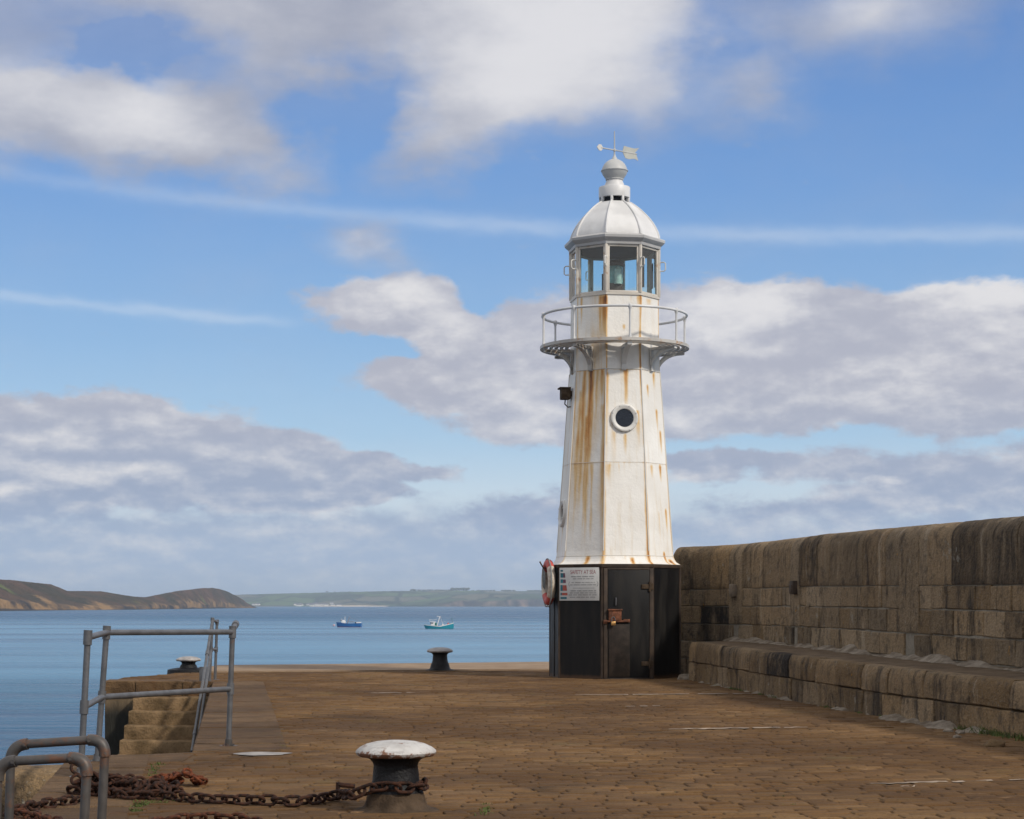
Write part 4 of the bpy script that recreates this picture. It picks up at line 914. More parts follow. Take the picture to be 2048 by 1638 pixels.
# floodlight on the left face
n_ = fdir(-1); c = TC + n_*(interp(tprof, 5.47)*AP + 0.12) + Vector((0, 0, 5.47)); rot = Matrix.Rotation(math.atan2(n_.x, -n_.y), 3, 'Z')
m = MB(); m.box(c, (0.24, 0.18, 0.23), rot, 0.02); m.box(c + Vector((0, 0, 0.10)) + n_*0.02, (0.28, 0.22, 0.03), rot, 0.008); fl = LB(m, 'floodlight', IRONB)
m = MB(); m.tube([c + Vector((0, 0, -0.11)), c + Vector((0, 0, -0.2)) + n_*0.01, c + Vector((0, 0, -0.26)) - n_*0.05, c + Vector((0, 0, -0.24)) - n_*0.16], 0.012, 6); LB(m, 'cable', IRONB, fl)
m = MB(); m.box(c - n_*0.07, (0.10, 0.16, 0.10), rot, 0.01); LB(m, 'mount', IRONB, fl)
# gallery
def ring(m, r0, r1, z0, z1, N=72):
    rows = []
    for k in range(N+1):
        t = 2*PI*k/N; e = Vector((math.sin(t), -math.cos(t), 0)); rows.append([m.vert(TC + e*r + Vector((0, 0, z))) for r, z in ((r0, z0), (r1, z0), (r1, z1), (r0, z1), (r0, z0))])
    m.grid(rows)
GZ = 6.36
m = MB(); ring(m, 1.385, 1.44, GZ-0.028, GZ+0.03); LB(m, 'gallery_rim', GALLERY)
m = MB()
for r0 in (0.90, 1.00, 1.10, 1.20, 1.30): ring(m, r0, r0+0.062, GZ-0.008, GZ+0.022)
gd = LB(m, 'gallery_deck', GALLERY)
br0 = None
def bracket_bm(m, f):
    n_ = fdir(f); s_ = Vector((0, 0, 1)).cross(n_); zf = 5.84
    def P_(r, z): return TC + n_*r + Vector((0, 0, z))
    r_top = interp(tprof, 6.3)*AP + 0.005; r_ft = interp(tprof, zf)*AP + 0.005
    w = 0.045
    curve = [(lerp(r_ft + 0.02, 1.36, 1 - math.cos(t)), lerp(zf, 6.255, math.sin(t))) for t in [PI/2*i/14 for i in range(15)]]
    def ribbon(pts, th):
        rows = []
        for i, (r, z) in enumerate(pts):
            a_ = pts[max(0, i-1)]; b_ = pts[min(len(pts)-1, i+1)]; tx, tz = b_[0]-a_[0], b_[1]-a_[1]; L = math.hypot(tx, tz); nx, nz = -tz/L*th, tx/L*th
            rows.append([m.vert(P_(r, z) - s_*w), m.vert(P_(r, z) + s_*w), m.vert(P_(r+nx, z+nz) + s_*w), m.vert(P_(r+nx, z+nz) - s_*w), m.vert(P_(r, z) - s_*w)])
        m.grid(rows); m.face(*rows[0][:4]); m.face(*rows[-1][:4])
    ribbon(curve, 0.045)
    ribbon([(r_top, 6.255), (1.0, 6.26), (1.38, 6.26)], 0.05)
    ribbon([(r_ft + 0.045, zf + 0.02), (r_top + 0.045, 6.26)], 0.04)
    # web with openings: a thin plate band
    pts = [(lerp(r_ft + 0.05, 1.28, 1 - math.cos(t)), lerp(zf + 0.1, 6.27, math.sin(t))) for t in [PI/2*i/10 for i in range(11)]]
    rows = [[m.vert(P_(r, z) + s_*0.008), m.vert(P_(lerp(r, r_top + 0.04, 0.33), lerp(z, 6.27, 0.33)) + s_*0.008)] for r, z in pts]; m.grid(rows)
    rows = [[m.vert(P_(r, z) - s_*0.008), m.vert(P_(lerp(r, r_top + 0.04, 0.33), lerp(z, 6.27, 0.33)) - s_*0.008)] for r, z in pts]; m.grid(rows)
for f in range(8):
    m = MB(); bracket_bm(m, f); LB(m, 'bracket', WMETAL if f in (1, 2, 3) else GALLERY)
HZ = 6.98
m = MB(); m.tube([TC + Vector((1.392*math.sin(t), -1.392*math.cos(t), HZ)) for t in [2*PI*i/96 for i in range(96)]], 0.025, 10, closed=True); hr = LB(m, 'gallery_rail', WCLEAN)
m = MB(); m.lathe([(0.03, GZ+0.03), (0.03, GZ+0.06), (0.021, GZ+0.09), (0.020, HZ-0.08), (0.03, HZ-0.045), (0.038, HZ-0.02), (0.040, HZ), (0.036, HZ+0.025), (0.02, HZ+0.04), (0.004, HZ+0.045)], (0, 0, 0), 12)
st0 = m.build('stanchion', WCLEAN, hr)
for f in range(8):
    o = st0 if f == 0 else inst(st0, hr); o.location = fdir(f)*1.392
# lantern
m = MB(); octa(m, [(0.80, 7.27), (0.885, 7.275), (0.885, 7.315), (0.80, 7.335)]); LB(m, 'sill', FRAME, smooth=20)
LZ0, LZ1, LR = 7.315, 8.235, 0.862
for k in range(8):
    d = vdir(k); rot = Matrix.Rotation(math.atan2(d.x, -d.y), 3, 'Z')
    m = MB(); m.box(TC + d*(LR-0.015) + Vector((0, 0, (LZ0+LZ1)/2)), (0.062, 0.075, LZ1-LZ0), rot, 0.012); m.box(TC + d*(LR+0.02) + Vector((0, 0, (LZ0+LZ1)/2)), (0.03, 0.03, LZ1-LZ0), rot, 0.008); mu = LB(m, 'mullion', FRAME)
    zc = 7.90; s_ = Vector((0, 0, 1)).cross(d); m = MB(); r_ = LR + 0.02; arc = []
    for (e, zz) in ((0.0, 0.085), (0.085, 0.085), (0.112, 0.062), (0.112, -0.062), (0.085, -0.085), (0.0, -0.085)): arc.append(TC + d*(r_ + e) + Vector((0, 0, zc + zz)))
    m.tube(arc, 0.012, 8); m.box(TC + d*r_ + Vector((0, 0, zc+0.085)), (0.05, 0.03, 0.04), rot, 0.006); m.box(TC + d*r_ + Vector((0, 0, zc-0.085)), (0.05, 0.03, 0.04), rot, 0.006); LB(m, 'grab_handle', WMETAL, mu)
for f in range(8):
    n_ = fdir(f); rot = Matrix.Rotation(math.atan2(n_.x, -n_.y), 3, 'Z'); w = 2*LR*math.sin(R(22.5)) - 0.055; c = TC + n_*(LR*AP - 0.02)
    m = MB()
    for zz, hh in ((LZ0+0.02, 0.05), (LZ1-0.02, 0.05)): m.box(c + Vector((0, 0, zz)), (w, 0.045, hh), rot, 0.008)
    for sgn in (-1, 1): m.box(c + rot @ Vector((sgn*(w/2-0.02), 0, 0)) + Vector((0, 0, (LZ0+LZ1)/2)), (0.038, 0.045, LZ1-LZ0-0.09), rot, 0.006)
    lw = LB(m, 'lantern_window', FRAME)
    m = MB(); m.face(*[m.vert(c + rot @ Vector((a_*(w/2-0.035), 0, 0)) + Vector((0, 0, (LZ0+LZ1)/2 + b_*((LZ1-LZ0)/2-0.04))) - n_*0.005) for a_, b_ in ((-1, -1), (1, -1), (1, 1), (-1, 1))]); LB(m, 'pane', GLASS, lw, 0)
def screen(f, u, w, z0, z1, mat):
    n_ = fdir(f); rot = Matrix.Rotation(math.atan2(n_.x, -n_.y), 3, 'Z'); m = MB(); m.box(TC + n_*(LR*AP - 0.07) + rot @ Vector((u, 0, 0)) + Vector((0, 0, (z0+z1)/2)), (w, 0.012, z1-z0), rot); LB(m, 'light_screen', mat, smooth=0)
screen(4, -0.16, 0.12, 7.62, 8.2, DARK); screen(5, 0.05, 0.10, 7.36, 7.92, DARK); screen(6, 0.12, 0.06, 7.36, 8.2, DARK); screen(3, -0.05, 0.20, 7.52, 8.0, SCREEN)
m = MB(); m.lathe([(0.80, LZ1-0.015), (0.80, LZ1+0.01)], TC, 8, PH); LB(m, 'ceiling', DARK, smooth=0)  # dark colour stands in for the shade inside the dome
m = MB(); m.lathe([(0.83, 7.20), (0.83, 7.30)], TC, 8, PH); LB(m, 'lantern_floor', DARK, smooth=0)
m = MB(); m.lathe([(0.155, 7.60), (0.165, 7.64), (0.160, 7.72), (0.170, 7.76), (0.160, 7.84), (0.165, 7.92), (0.15, 7.95)], TC, 28); lens = LB(m, 'lens', LENSG)
m = MB(); m.lathe([(0.15, 7.3), (0.16, 7.36), (0.15, 7.40), (0.16, 7.46), (0.17, 7.52), (0.16, 7.60)], TC, 28); LB(m, 'lens_base', LENSB, lens)
m = MB(); m.lathe([(0.19, 7.94), (0.205, 7.95), (0.205, 7.985), (0.10, 8.05), (0.02, 8.07)], TC, 28); LB(m, 'lens_cap', LENSB, lens)
m = MB(); cc = TC + Vector((0.06, -0.15, 0)); m.lathe([(0.01, 7.56), (0.075, 7.58), (0.07, 7.72), (0.08, 7.76), (0.06, 7.80), (0.07, 7.86), (0.01, 7.92)], cc, 14); LB(m, 'lamp', LENSW, lens)
# cornice and dome
m = MB(); octa(m, [(0.80, LZ1), (0.90, LZ1), (0.91, LZ1+0.05), (0.945, LZ1+0.075), (0.985, LZ1+0.115), (0.99, LZ1+0.16), (0.975, LZ1+0.175), (0.86, LZ1+0.215), (0.8, LZ1+0.22)]); LB(m, 'cornice', mat_white_metal('cornice_grey_paint', 0.2, (0.50, 0.50, 0.50)), smooth=20)
dp = [(.868, 8.445), (.862, 8.50), (.840, 8.565), (.795, 8.66), (.745, 8.745), (.690, 8.82), (.620, 8.90), (.545, 8.975), (.470, 9.045), (.385, 9.11), (.300, 9.165)]
m = MB(); octa(m, dp); dome = LB(m, 'dome', DOME, smooth=20)
for k in range(8):
    m = MB(); m.tube([TC + vdir(k)*(r+0.004) + Vector((0, 0, z)) for r, z in dp], 0.020, 6); LB(m, 'rib', DOME, dome)
m = MB(); m.lathe([(.22, 9.13), (.22, 9.27)], TC, 16); LB(m, 'vent', DARK)  # dark core painted in for the shade of the vent gap
m = MB()
for k in range(8):
    d = vdir(k); rot = Matrix.Rotation(math.atan2(d.x, -d.y), 3, 'Z'); m.box(TC + d*0.275 + Vector((0, 0, 9.21)), (0.05, 0.05, 0.14), rot, 0.008)
LB(m, 'vent_post', DOME)
m = MB(); m.lathe([(.24, 9.262), (.300, 9.262), (.304, 9.28), (.304, 9.455), (.296, 9.47), (.205, 9.475), (.19, 9.50), (.180, 9.54), (.160, 9.585), (.150, 9.61)], TC, 40); LB(m, 'cowl', DOME)
m = MB(); m.lathe([(.150, 9.605), (.170, 9.61), (.176, 9.625), (.170, 9.635), (.205, 9.68), (.236, 9.73), (.250, 9.775), (.264, 9.782), (.264, 9.798), (.248, 9.805), (.232, 9.86), (.200, 9.92), (.150, 9.97), (.090, 10.005), (.06, 10.01), (.045, 10.04), (.025, 10.08), (.018, 10.11)], TC, 40); LB(m, 'finial_ball', BALL)
vz = 10.195; va = Vector((0.80, 0.60, 0)).normalized(); sd_ = Vector((-va.y, va.x, 0)); VT = TC + Vector((0, 0, vz))
m = MB(); m.tube([TC + Vector((0, 0, 10.08)), TC + Vector((0, 0, 10.56))], [0.016, 0.009], 8); m.lathe([(0.012, 10.16), (0.026, 10.175), (0.026, 10.215), (0.012, 10.23)], TC, 12); wv_ = LB(m, 'weather_vane', BALL)
m = MB(); m.tube([VT - va*0.34, VT + va*0.56], 0.013, 8); LB(m, 'arm', BALL, wv_)
hd = [(-0.33, 0.0), (-0.345, 0.055), (-0.385, 0.065), (-0.43, 0.03), (-0.47, 0.0), (-0.43, -0.03), (-0.385, -0.065), (-0.345, -0.055)]
m = MB(); m.prism([VT + va*a_ + Vector((0, 0, z)) - sd_*0.006 for a_, z in [(-0.30, 0.02), (-0.335, 0.062), (-0.39, 0.058), (-0.44, 0.0), (-0.39, -0.058), (-0.335, -0.062), (-0.30, -0.02)]], sd_, 0.012); LB(m, 'arrow_head', WMETAL, wv_, 0)
m = MB(); m.prism([VT + va*a_ + Vector((0, 0, z)) - sd_*0.005 for a_, z in [(0.20, 0.0), (0.24, 0.115), (0.36, 0.105), (0.50, 0.10), (0.62, 0.125), (0.52, 0.02), (0.55, -0.01), (0.60, -0.125), (0.50, -0.10), (0.36, -0.13), (0.27, -0.115)]], sd_, 0.010); LB(m, 'tail_plate', mat_white_metal('flaking_vane_paint', 0.6, (0.50, 0.51, 0.47)), wv_, 0)

# door on face 1
n_ = fdir(1); rt = Vector((0, 0, 1)).cross(n_); rt = rt if rt.x > 0 else -rt; rot = Matrix.Rotation(math.atan2(n_.x, -n_.y), 3, 'Z'); fc = TC + n_*1.28*AP
def FP(u, z, d=0.0): return fc + rt*u + n_*d + Vector((0, 0, z))
m = MB(['edge']); m.box(FP(0.015, 1.045, 0.012), (0.795, 0.04, 2.02), rot, 0.008); door = LB(m, 'door', BLACK)
m = MB()
m.box(FP(-0.425, 1.05, 0.012), (0.075, 0.035, 2.08), rot, 0.006); m.box(FP(0.452, 1.05, 0.012), (0.070, 0.035, 2.08), rot, 0.006); m.box(FP(0.014, 0.018, 0.012), (0.80, 0.05, 0.03), rot, 0.004); m.box(FP(0.014, 2.078, 0.010), (0.80, 0.035, 0.035), rot, 0.004); LB(m, 'door_frame', BROWN)
m = MB(); m.box(FP(-0.17, 0.55, 0.035), (0.40, 0.012, 0.98), rot, 0.003); LB(m, 'kick_plate', simple('rust_bled_plate', (0.026, 0.018, 0.014), 0.6, var=0.6, scale=7, spec=0.25), door)
m = MB(); m.box(FP(-0.255, 1.205, 0.055), (0.24, 0.07, 0.19), rot, 0.01); m.box(FP(-0.255, 1.31, 0.06), (0.27, 0.10, 0.03), rot, 0.008); LB(m, 'lock_box', RUSTP, door)
m = MB(); m.tube([FP(-0.47, 1.095, 0.07), FP(0.0, 1.095, 0.07)], 0.018, 8); m.box(FP(-0.44, 1.09, 0.045), (0.06, 0.05, 0.07), rot, 0.006); m.box(FP(-0.03, 1.105, 0.045), (0.12, 0.04, 0.06), rot, 0.006); LB(m, 'bolt', RUSTP, door)
m = MB(); m.box(FP(-0.295, 1.055, 0.10), (0.085, 0.035, 0.075), rot, 0.01); pl_ = LB(m, 'padlock', BRASS, door)
m = MB(); m.tube([FP(-0.325, 1.09, 0.10), FP(-0.325, 1.15, 0.10), FP(-0.31, 1.175, 0.10), FP(-0.28, 1.175, 0.10), FP(-0.265, 1.15, 0.10), FP(-0.265, 1.09, 0.10)], 0.008, 6); LB(m, 'shackle', GALV, pl_)
for z in (1.745, 0.30):
    m = MB(); m.box(FP(0.34, z, 0.040), (0.17, 0.03, 0.085), rot, 0.008); m.tube([FP(0.412, z-0.09, 0.05), FP(0.412, z+0.09, 0.05)], 0.02, 8); m.box(FP(0.455, z, 0.035), (0.07, 0.03, 0.12), rot, 0.008); LB(m, 'hinge', IRONB, door)
m = MB(); m.tube([FP(-0.235, 1.53, 0.03), FP(-0.235, 1.53, 0.065), FP(-0.237, 1.46, 0.07), FP(-0.237, 1.40, 0.065), FP(-0.237, 1.40, 0.03)], 0.011, 6); LB(m, 'handle', GALV, door)
# left lap strip
n2 = fdir(-1); m = MB(); rot2 = Matrix.Rotation(math.atan2(n2.x, -n2.y), 3, 'Z'); m.box(TC + n2*(1.28*AP + 0.006) + Vector((0, 0, 0.78)), (0.10, 0.012, 1.5), rot2, 0.003); LB(m, 'cover_strip', BLACK if False else IRON)

# sign on face 0
n0 = fdir(0); r0 = Vector((0, 0, 1)).cross(n0); r0 = r0 if r0.x > 0 else -r0; rot0 = Matrix.Rotation(math.atan2(n0.x, -n0.y), 3, 'Z'); SC = TC + n0*(1.28*AP + 0.014) + r0*(-0.015) + Vector((0, 0, 1.795))
sign = empty('safety_sign', SC, 'white metal safety notice with red heading on the black lighthouse base', 'sign'); SW, SH = 0.90, 0.625
def SP(u, v, d): return r0*(u*SW) + Vector((0, 0, v*SH)) + n0*d      # u,v in -0.5..0.5
def sq(m, u0, v0, u1, v1, d, u2=None, u3=None):
    m.face(m.vert(SP(u0, v0, d)), m.vert(SP(u1, v0, d)), m.vert(SP(u3 if u3 is not None else u1, v1, d)), m.vert(SP(u2 if u2 is not None else u0, v1, d)))
m = MB(); m.box((0, 0, 0), (SW, 0.012, SH), rot0, 0.004); m.build('sign_panel', SIGNW, sign)
def su(x): return (x - 190)/1690 - 0.5
def sv(y): return 0.5 - (y - 110)/1420
m = MB()
for (x0, x1, y0, y1, mi) in ((240, 350, 210, 280, 0), (240, 360, 345, 540, 0), (240, 350, 610, 770, 0), (240, 340, 860, 1110, 0), (240, 300, 1190, 1300, 0), (240, 510, 1370, 1460, 0)): m.mi = mi; sq(m, su(x0), sv(y1), su(x1), sv(y0), 0.0085)
m.mi = 1; sq(m, su(360), sv(540), su(452), sv(345), 0.0085, su(360), su(430)); sq(m, su(350), sv(770), su(475), sv(620), 0.0085, su(350), su(465))
m.mi = 2; sq(m, su(340), sv(1105), su(525), sv(865), 0.0085, su(340), su(495)); sq(m, su(300), sv(1300), su(548), sv(1195), 0.0085, su(300), su(540))
m.build('colour_diagram', [TEAL, PLUM, BRICK], sign, smooth=0)
def text_mesh(body, u, v, width, d, mat, name):
    cu = bpy.data.curves.new('text', 'FONT'); cu.body = body; cu.align_x = 'CENTER'; cu.align_y = 'CENTER'; cu.size = 1.0
    to = bpy.data.objects.new('text', cu); COL.objects.link(to); bpy.context.view_layer.update()
    me = bpy.data.meshes.new_from_object(to.evaluated_get(bpy.context.evaluated_depsgraph_get())); xs = [q.co.x for q in me.vertices]; k = width*SW/(max(xs)-min(xs))
    for q in me.vertices: q.co = r0*(u*SW + q.co.x*k) + Vector((0, 0, v*SH + q.co.y*k*1.25)) + n0*d
    bpy.data.objects.remove(to); me.materials.clear(); me.materials.append(mat); o = bpy.data.objects.new(name, me); COL.objects.link(o); o.parent = sign; return o
text_mesh('SAFETY AT SEA', su(1205), sv(315), 1080/1690, 0.009, SIGNR, 'heading')
m = MB(); r4 = random.Random(5)      # the small print, too worn to read
for y, x0, x1, h in ((500, 700, 1740, 46), (595, 790, 1660, 44), (755, 720, 1720, 40), (855, 660, 1780, 44), (1110, 680, 1770, 50), (1200, 650, 1780, 46), (1285, 600, 1840, 44), (1385, 650, 1790, 44)):
    x = x0
    while x < x1 - 20:
        w = r4.uniform(90, 260); xe = min(x + w, x1); xx = x
        while xx < xe - 8:
            cw = r4.uniform(14, 24); sq(m, su(xx), sv(y+h/2), su(min(xx+cw*0.62, xe)), sv(y-h/2), 0.009); xx += cw*1.25
        x = xe + 38
for sgn, xb in ((1, 600), (-1, 1840)):
    pts = [(xb + sgn*45*(q*q), 820 + 110*q) for q in [i/6 - 1 for i in range(13)]]
    for (xa, ya), (xb2, yb) in zip(pts, pts[1:]): sq(m, su(xb2-8), sv(yb), su(xb2+8), sv(ya), 0.009, su(xa-8), su(xa+8))
sq(m, su(780), sv(1002), su(1680), sv(988), 0.009); m.build('small_print', SIGNT, sign, smooth=0)

# lifebuoy on the left face
nb = fdir(-1); rb = Vector((0, 0, 1)).cross(nb).normalized(); BC = TC + nb*(1.28*AP + 0.115) + Vector((0, 0, 1.835))
lb = empty('lifebuoy', BC, 'worn red and white lifebuoy hanging on the left of the lighthouse base', 'lifebuoy')
m = MB(); N = 64; rows = []
for k in range(N):
    t = 2*PI*k/N; e = rb*math.cos(t) + Vector((0, 0, math.sin(t))); rows.append([m.vert(e*(0.36 + 0.085*math.cos(q)) + nb*(0.075*math.sin(q))) for q in [2*PI*j/14 for j in range(14)]])
for k in range(N):
    tt = (k + 0.5)/N*4 - 0.5; m.mi = 0 if (int(math.floor(tt)) % 2 == 0) else 1
    a_, b_ = rows[k], rows[(k+1) % N]
    for j in range(14): m.face(a_[j], a_[(j+1) % 14], b_[(j+1) % 14], b_[j])
m.build('ring', [BUOYR, BUOYW], lb)
m = MB(); pts = []
for k in range(48):
    t = 2*PI*k/48; sag = abs(math.sin(2*t)); r_ = 0.455 + 0.03*sag; pts.append((rb*math.cos(t) + Vector((0, 0, math.sin(t))))*r_ + nb*0.02 + Vector((0, 0, -0.03*sag)))
m.tube(pts, 0.012, 8, closed=True); m.build('grab_line', ROPE, lb)
m = MB(); m.tube([nb*(-0.1) + Vector((0, 0, 0.28)), nb*0.02 + Vector((0, 0, 0.275)), nb*0.10 + Vector((0, 0, 0.28)), nb*0.17 + Vector((0, 0, 0.40))], 0.014, 8); m.build('hook', IRONB, lb)
m = MB()
for k in range(5): m.tube([nb*(0.09 + 0.012*math.sin(k)) + rb*(0.05*math.cos(t) + 0.02*(k-2)) + Vector((0, 0, 0.12 + 0.17*math.sin(t) - 0.02*k)) for t in [2*PI*i/20 for i in range(20)]], 0.010, 6, closed=True)
m.build('rope_coil', ROPE, lb)
m = MB(); m.lathe([(0.02, -0.0), (0.26, 0.0), (0.26, 0.03), (0.02, 0.035)], (0, 0, 0), 24)
for i, v in enumerate(m.v): m.v[i] = tuple(rb*v[0] + Vector((0, 0, v[1])) + nb*(v[2] - 0.085))
m.build('back_board', BLUEC, lb)

# ------------------------------------------------------------------ bollards
def bollard(loc, label, sq_=1.0, capm=CAP, neckm=IRON, footm=IRONB, tall=1.0):
    e = empty('bollard', loc, label, 'bollard', None); j = lambda a_, r, z: 1 + 0.02*mn.noise(Vector((math.cos(a_)*2, math.sin(a_)*2, z*6 + loc[0]))); T = tall
    m = MB(); m.lathe([(.30, 0.0), (.29, .012), (.235, .022), (.215, .04), (.203, .07), (.196, .10), (.188, .128)], (0, 0, 0), 40, jit=j); m.build('foot', footm, e)
    m = MB(); m.lathe([(.188, .126), (.184, .140), (.170, .165), (.160, .21*T), (.156, .26*T), (.150, .31*T), (.158, .335*T), (.175, .355*T), (.215, .37*T), (.245, .374*T)], (0, 0, 0), 40, jit=j); m.build('neck', neckm, e)
    m = MB(); zz = .374*T; m.lathe([(.22, zz-0.002), (.252, zz), (.268, zz+.012), (.275, zz+.028), (.270, zz+.042), (.245, zz+.062), (.20, zz+.083), (.14, zz+.098), (.07, zz+.106), (.004, zz+.108)], (0, 0, 0), 48, jit=lambda a_, r, z: 1 + 0.018*mn.noise(Vector((math.cos(a_)*3, math.sin(a_)*3, z*8 + loc[0])))); m.build('cap', capm, e)
    return e
B1 = gp(791.5, 1622); B1.x = (791.5-1024)/F*B1.y
bollard(B1, 'nearest bollard with flaking white cap and a chain round its black neck')
B2 = Vector(((880-1024)/F*41.0, 41.0, 0.03)); bollard(B2, 'dark bollard with pale cap standing alone on the far quay edge', capm=GREYCAP, footm=IRON)
B3 = Vector(((377-1024)/F*40.3, 40.3, -0.02)); b3 = bollard(B3, 'low black bollard on a wide plinth at the far left corner of the quay', capm=GREYCAP, footm=IRON, tall=0.66); b3.scale = (0.93, 0.93, 0.93); b3.location.z = 0.01
m = MB(); m.lathe([(.50, -0.30), (.46, 0.06), (.36, .085), (.26, .10)], (0, 0, 0), 32); m.build('plinth', IRON, b3)

# ------------------------------------------------------------------ chains
def link_mesh(name, mat, ln=0.062, wd=0.035, r=0.0120):
    pts = []
    for i in range(8): t = PI*i/7 - PI/2; pts.append((ln - wd + wd*math.cos(t), wd*math.sin(t), 0))
    for i in range(8): t = PI*i/7 + PI/2; pts.append((-(ln - wd) + wd*math.cos(t), wd*math.sin(t), 0))
    m = MB(); m.tube(pts, r, 8, closed=True); return m.build(name, mat)
def chain(root, pts, mat, pitch=0.088, ln=0.062, wd=0.035, r=0.0120, zmin=None, seed=0, roll0=0.0):
    r_ = random.Random(seed); P_ = [Vector(p) for p in pts]; dense = []
    for a_, b_, c_, d_ in zip([P_[0]] + P_, P_, P_[1:], P_[2:] + [P_[-1]]):
        for k in range(20): t = k/20; dense.append(0.5*((2*b_) + (c_-a_)*t + (2*a_-5*b_+4*c_-d_)*t*t + (3*b_-a_-3*c_+d_)*t**3))
    acc = 0; last = dense[0]; src = None; k = 0; out_ = [dense[0]]
    for q in dense[1:]:
        acc += (q-last).length; last = q
        if acc >= pitch: out_.append(q); acc = 0
    for a_, b_ in zip(out_, out_[1:]):
        if src is None: src = link_mesh('link', mat, ln, wd, r); o = src
        else: o = src.copy(); COL.objects.link(o)
        o.parent = root; t = (b_-a_).normalized(); q = t.to_track_quat('X', 'Z') @ Matrix.Rotation(roll0 + (PI/4 if k % 2 == 0 else -PI/4) + r_.uniform(-0.25, 0.25), 3, 'X').to_quaternion()
        o.location = (a_+b_)/2 - root.location + Vector((0, 0, 0.014)); o.rotation_mode = 'QUATERNION'; o.rotation_quaternion = q; k += 1
    return src
def G(x, y, z): p = gp(x, y, z); return p
c0 = empty('mooring_chain', B1 + Vector((-1, 0, 0)), 'heavy dark rusty chain lying from the nearest bollard across to the left railing', 'chain')
wrap = []
for a_ in (115, 95, 75, 55, 35, 12, -12, -35): wrap.append(B1 + Vector((0.193*math.sin(R(a_)), -0.193*math.cos(R(a_)), 0.165 + 0.008*math.sin(a_))))
wrap += [B1 + Vector((-0.20, -0.13, 0.14)), B1 + Vector((-0.29, -0.10, 0.105)), G(680, 1592, 0.05), G(640, 1601, 0.035), G(590, 1606, 0.035), G(530, 1604, 0.035), G(470, 1603, 0.035), G(400, 1600, 0.035), G(330, 1594, 0.035), G(260, 1594, 0.035), G(200, 1588, 0.035), G(160, 1580, 0.05)]
chain(c0, wrap, RUST, seed=2)
m = MB(); p = G(676, 1590, 0.05); m.tube([p + Vector((0, 0, -0.06)), p + Vector((0, 0, 0.09))], 0.016, 8); m.tube([p + Vector((0, 0, 0.075)), p + Vector((0.12, 0, 0.06))], 0.018, 8); m.build('shackle', RUST, c0, c0.location)
c1 = empty('chain_heap', G(220, 1590, 0.0), 'tangled heap of dark rusty chain around the railing post feet', 'chain'); r5 = random.Random(9); src = link_mesh('link', RUST)
for k in range(76):
    x = r5.uniform(150, 345); hgt = interp([(150, 0.16), (175, 0.15), (215, 0.10), (260, 0.10), (345, 0.03)], x); o = src if k == 0 else src.copy()
    if k: COL.objects.link(o)
    o.parent = c1; z = 0.035 + r5.random()*hgt; p = gp(x, 1598 - r5.random()*9, 0.0); p.z = z; p.y += r5.uniform(-0.05, 0.08); o.location = p - c1.location; o.rotation_euler = (r5.uniform(-1.2, 1.2), r5.uniform(-0.7, 0.7), r5.uniform(0, 6.28))
c2 = empty('chain_heap', G(350, 1580, 0.0), 'small pile of orange rusty chain on the paving beside the dark heap', 'chain'); src = link_mesh('link', ORANGE, 0.05, 0.03, 0.011)
for k in range(34):
    t = r5.random(); x = lerp(308, 404, t); o = src if k == 0 else src.copy()
    if k: COL.objects.link(o)
    o.parent = c2; p = gp(x, 1578 - 2*math.sin(t*3) - r5.random()*5, 0); p.z = 0.035 + r5.random()*interp([(0, 0.02), (0.6, 0.09), (1, 0.03)], t); o.location = p - c2.location; o.rotation_euler = (r5.uniform(-0.9, 0.9), r5.uniform(-0.6, 0.6), r5.uniform(0, 6.28))
c3 = empty('loose_chain', G(120, 1612, 0), 'short strand of rusty chain running from the heap over the quay edge', 'chain')
chain(c3, [G(165, 1600, 0.04), G(140, 1606, 0.03), G(110, 1609, 0.03), G(75, 1614, 0.03), G(48, 1620, 0.03), G(30, 1630, 0.02), G(12, 1640, -0.15)], RUST, seed=4)
c4_ = empty('loose_chain', G(200, 1640, 0), 'rusty chain lying along the paving at the very bottom of the photo', 'chain')
chain(c4_, [G(20, 1634, 0.025), G(60, 1634, 0.025), G(100, 1646, 0.025), G(180, 1660, 0.025), G(260, 1658, 0.025), G(330, 1647, 0.025), G(400, 1641, 0.025), G(470, 1642, 0.025), G(530, 1652, 0.025)], mat_rust('brown_chain_rust', (0.03, 0.014, 0.010), (0.12, 0.040, 0.018)), seed=6)

# ------------------------------------------------------------------ railings
def fitting(m, p, d, r=0.036, h=0.10):
    d = Vector(d).normalized(); m.tube([Vector(p) - d*h/2, Vector(p) + d*h/2], r, 12)
def bend(a_, b_, c_, rad, n=6):
    a_, b_, c_ = Vector(a_), Vector(b_), Vector(c_); p0 = b_ + (a_-b_).normalized()*rad; p2 = b_ + (c_-b_).normalized()*rad
    return [p0.lerp(b_, t).lerp(b_.lerp(p2, t), t) for t in [i/n for i in range(n+1)]]
p1b = gp(161, 1556); p1t = px(175.5, 1275, p1b.y); p2b = gp(194, 1526); p2t = px(213, 1265, p2b.y); p3b = gp(457, 1494); p3t = px(465, 1264, p3b.y)
rl = empty('railing', p2b, 'grey tubular steel railing guarding the top of the stairwell at the left', 'railing'); ro = rl.location; PR = 0.0265
def RB(m, name, mat=GALV, par=None): return m.build(name, mat, par or rl, ro)
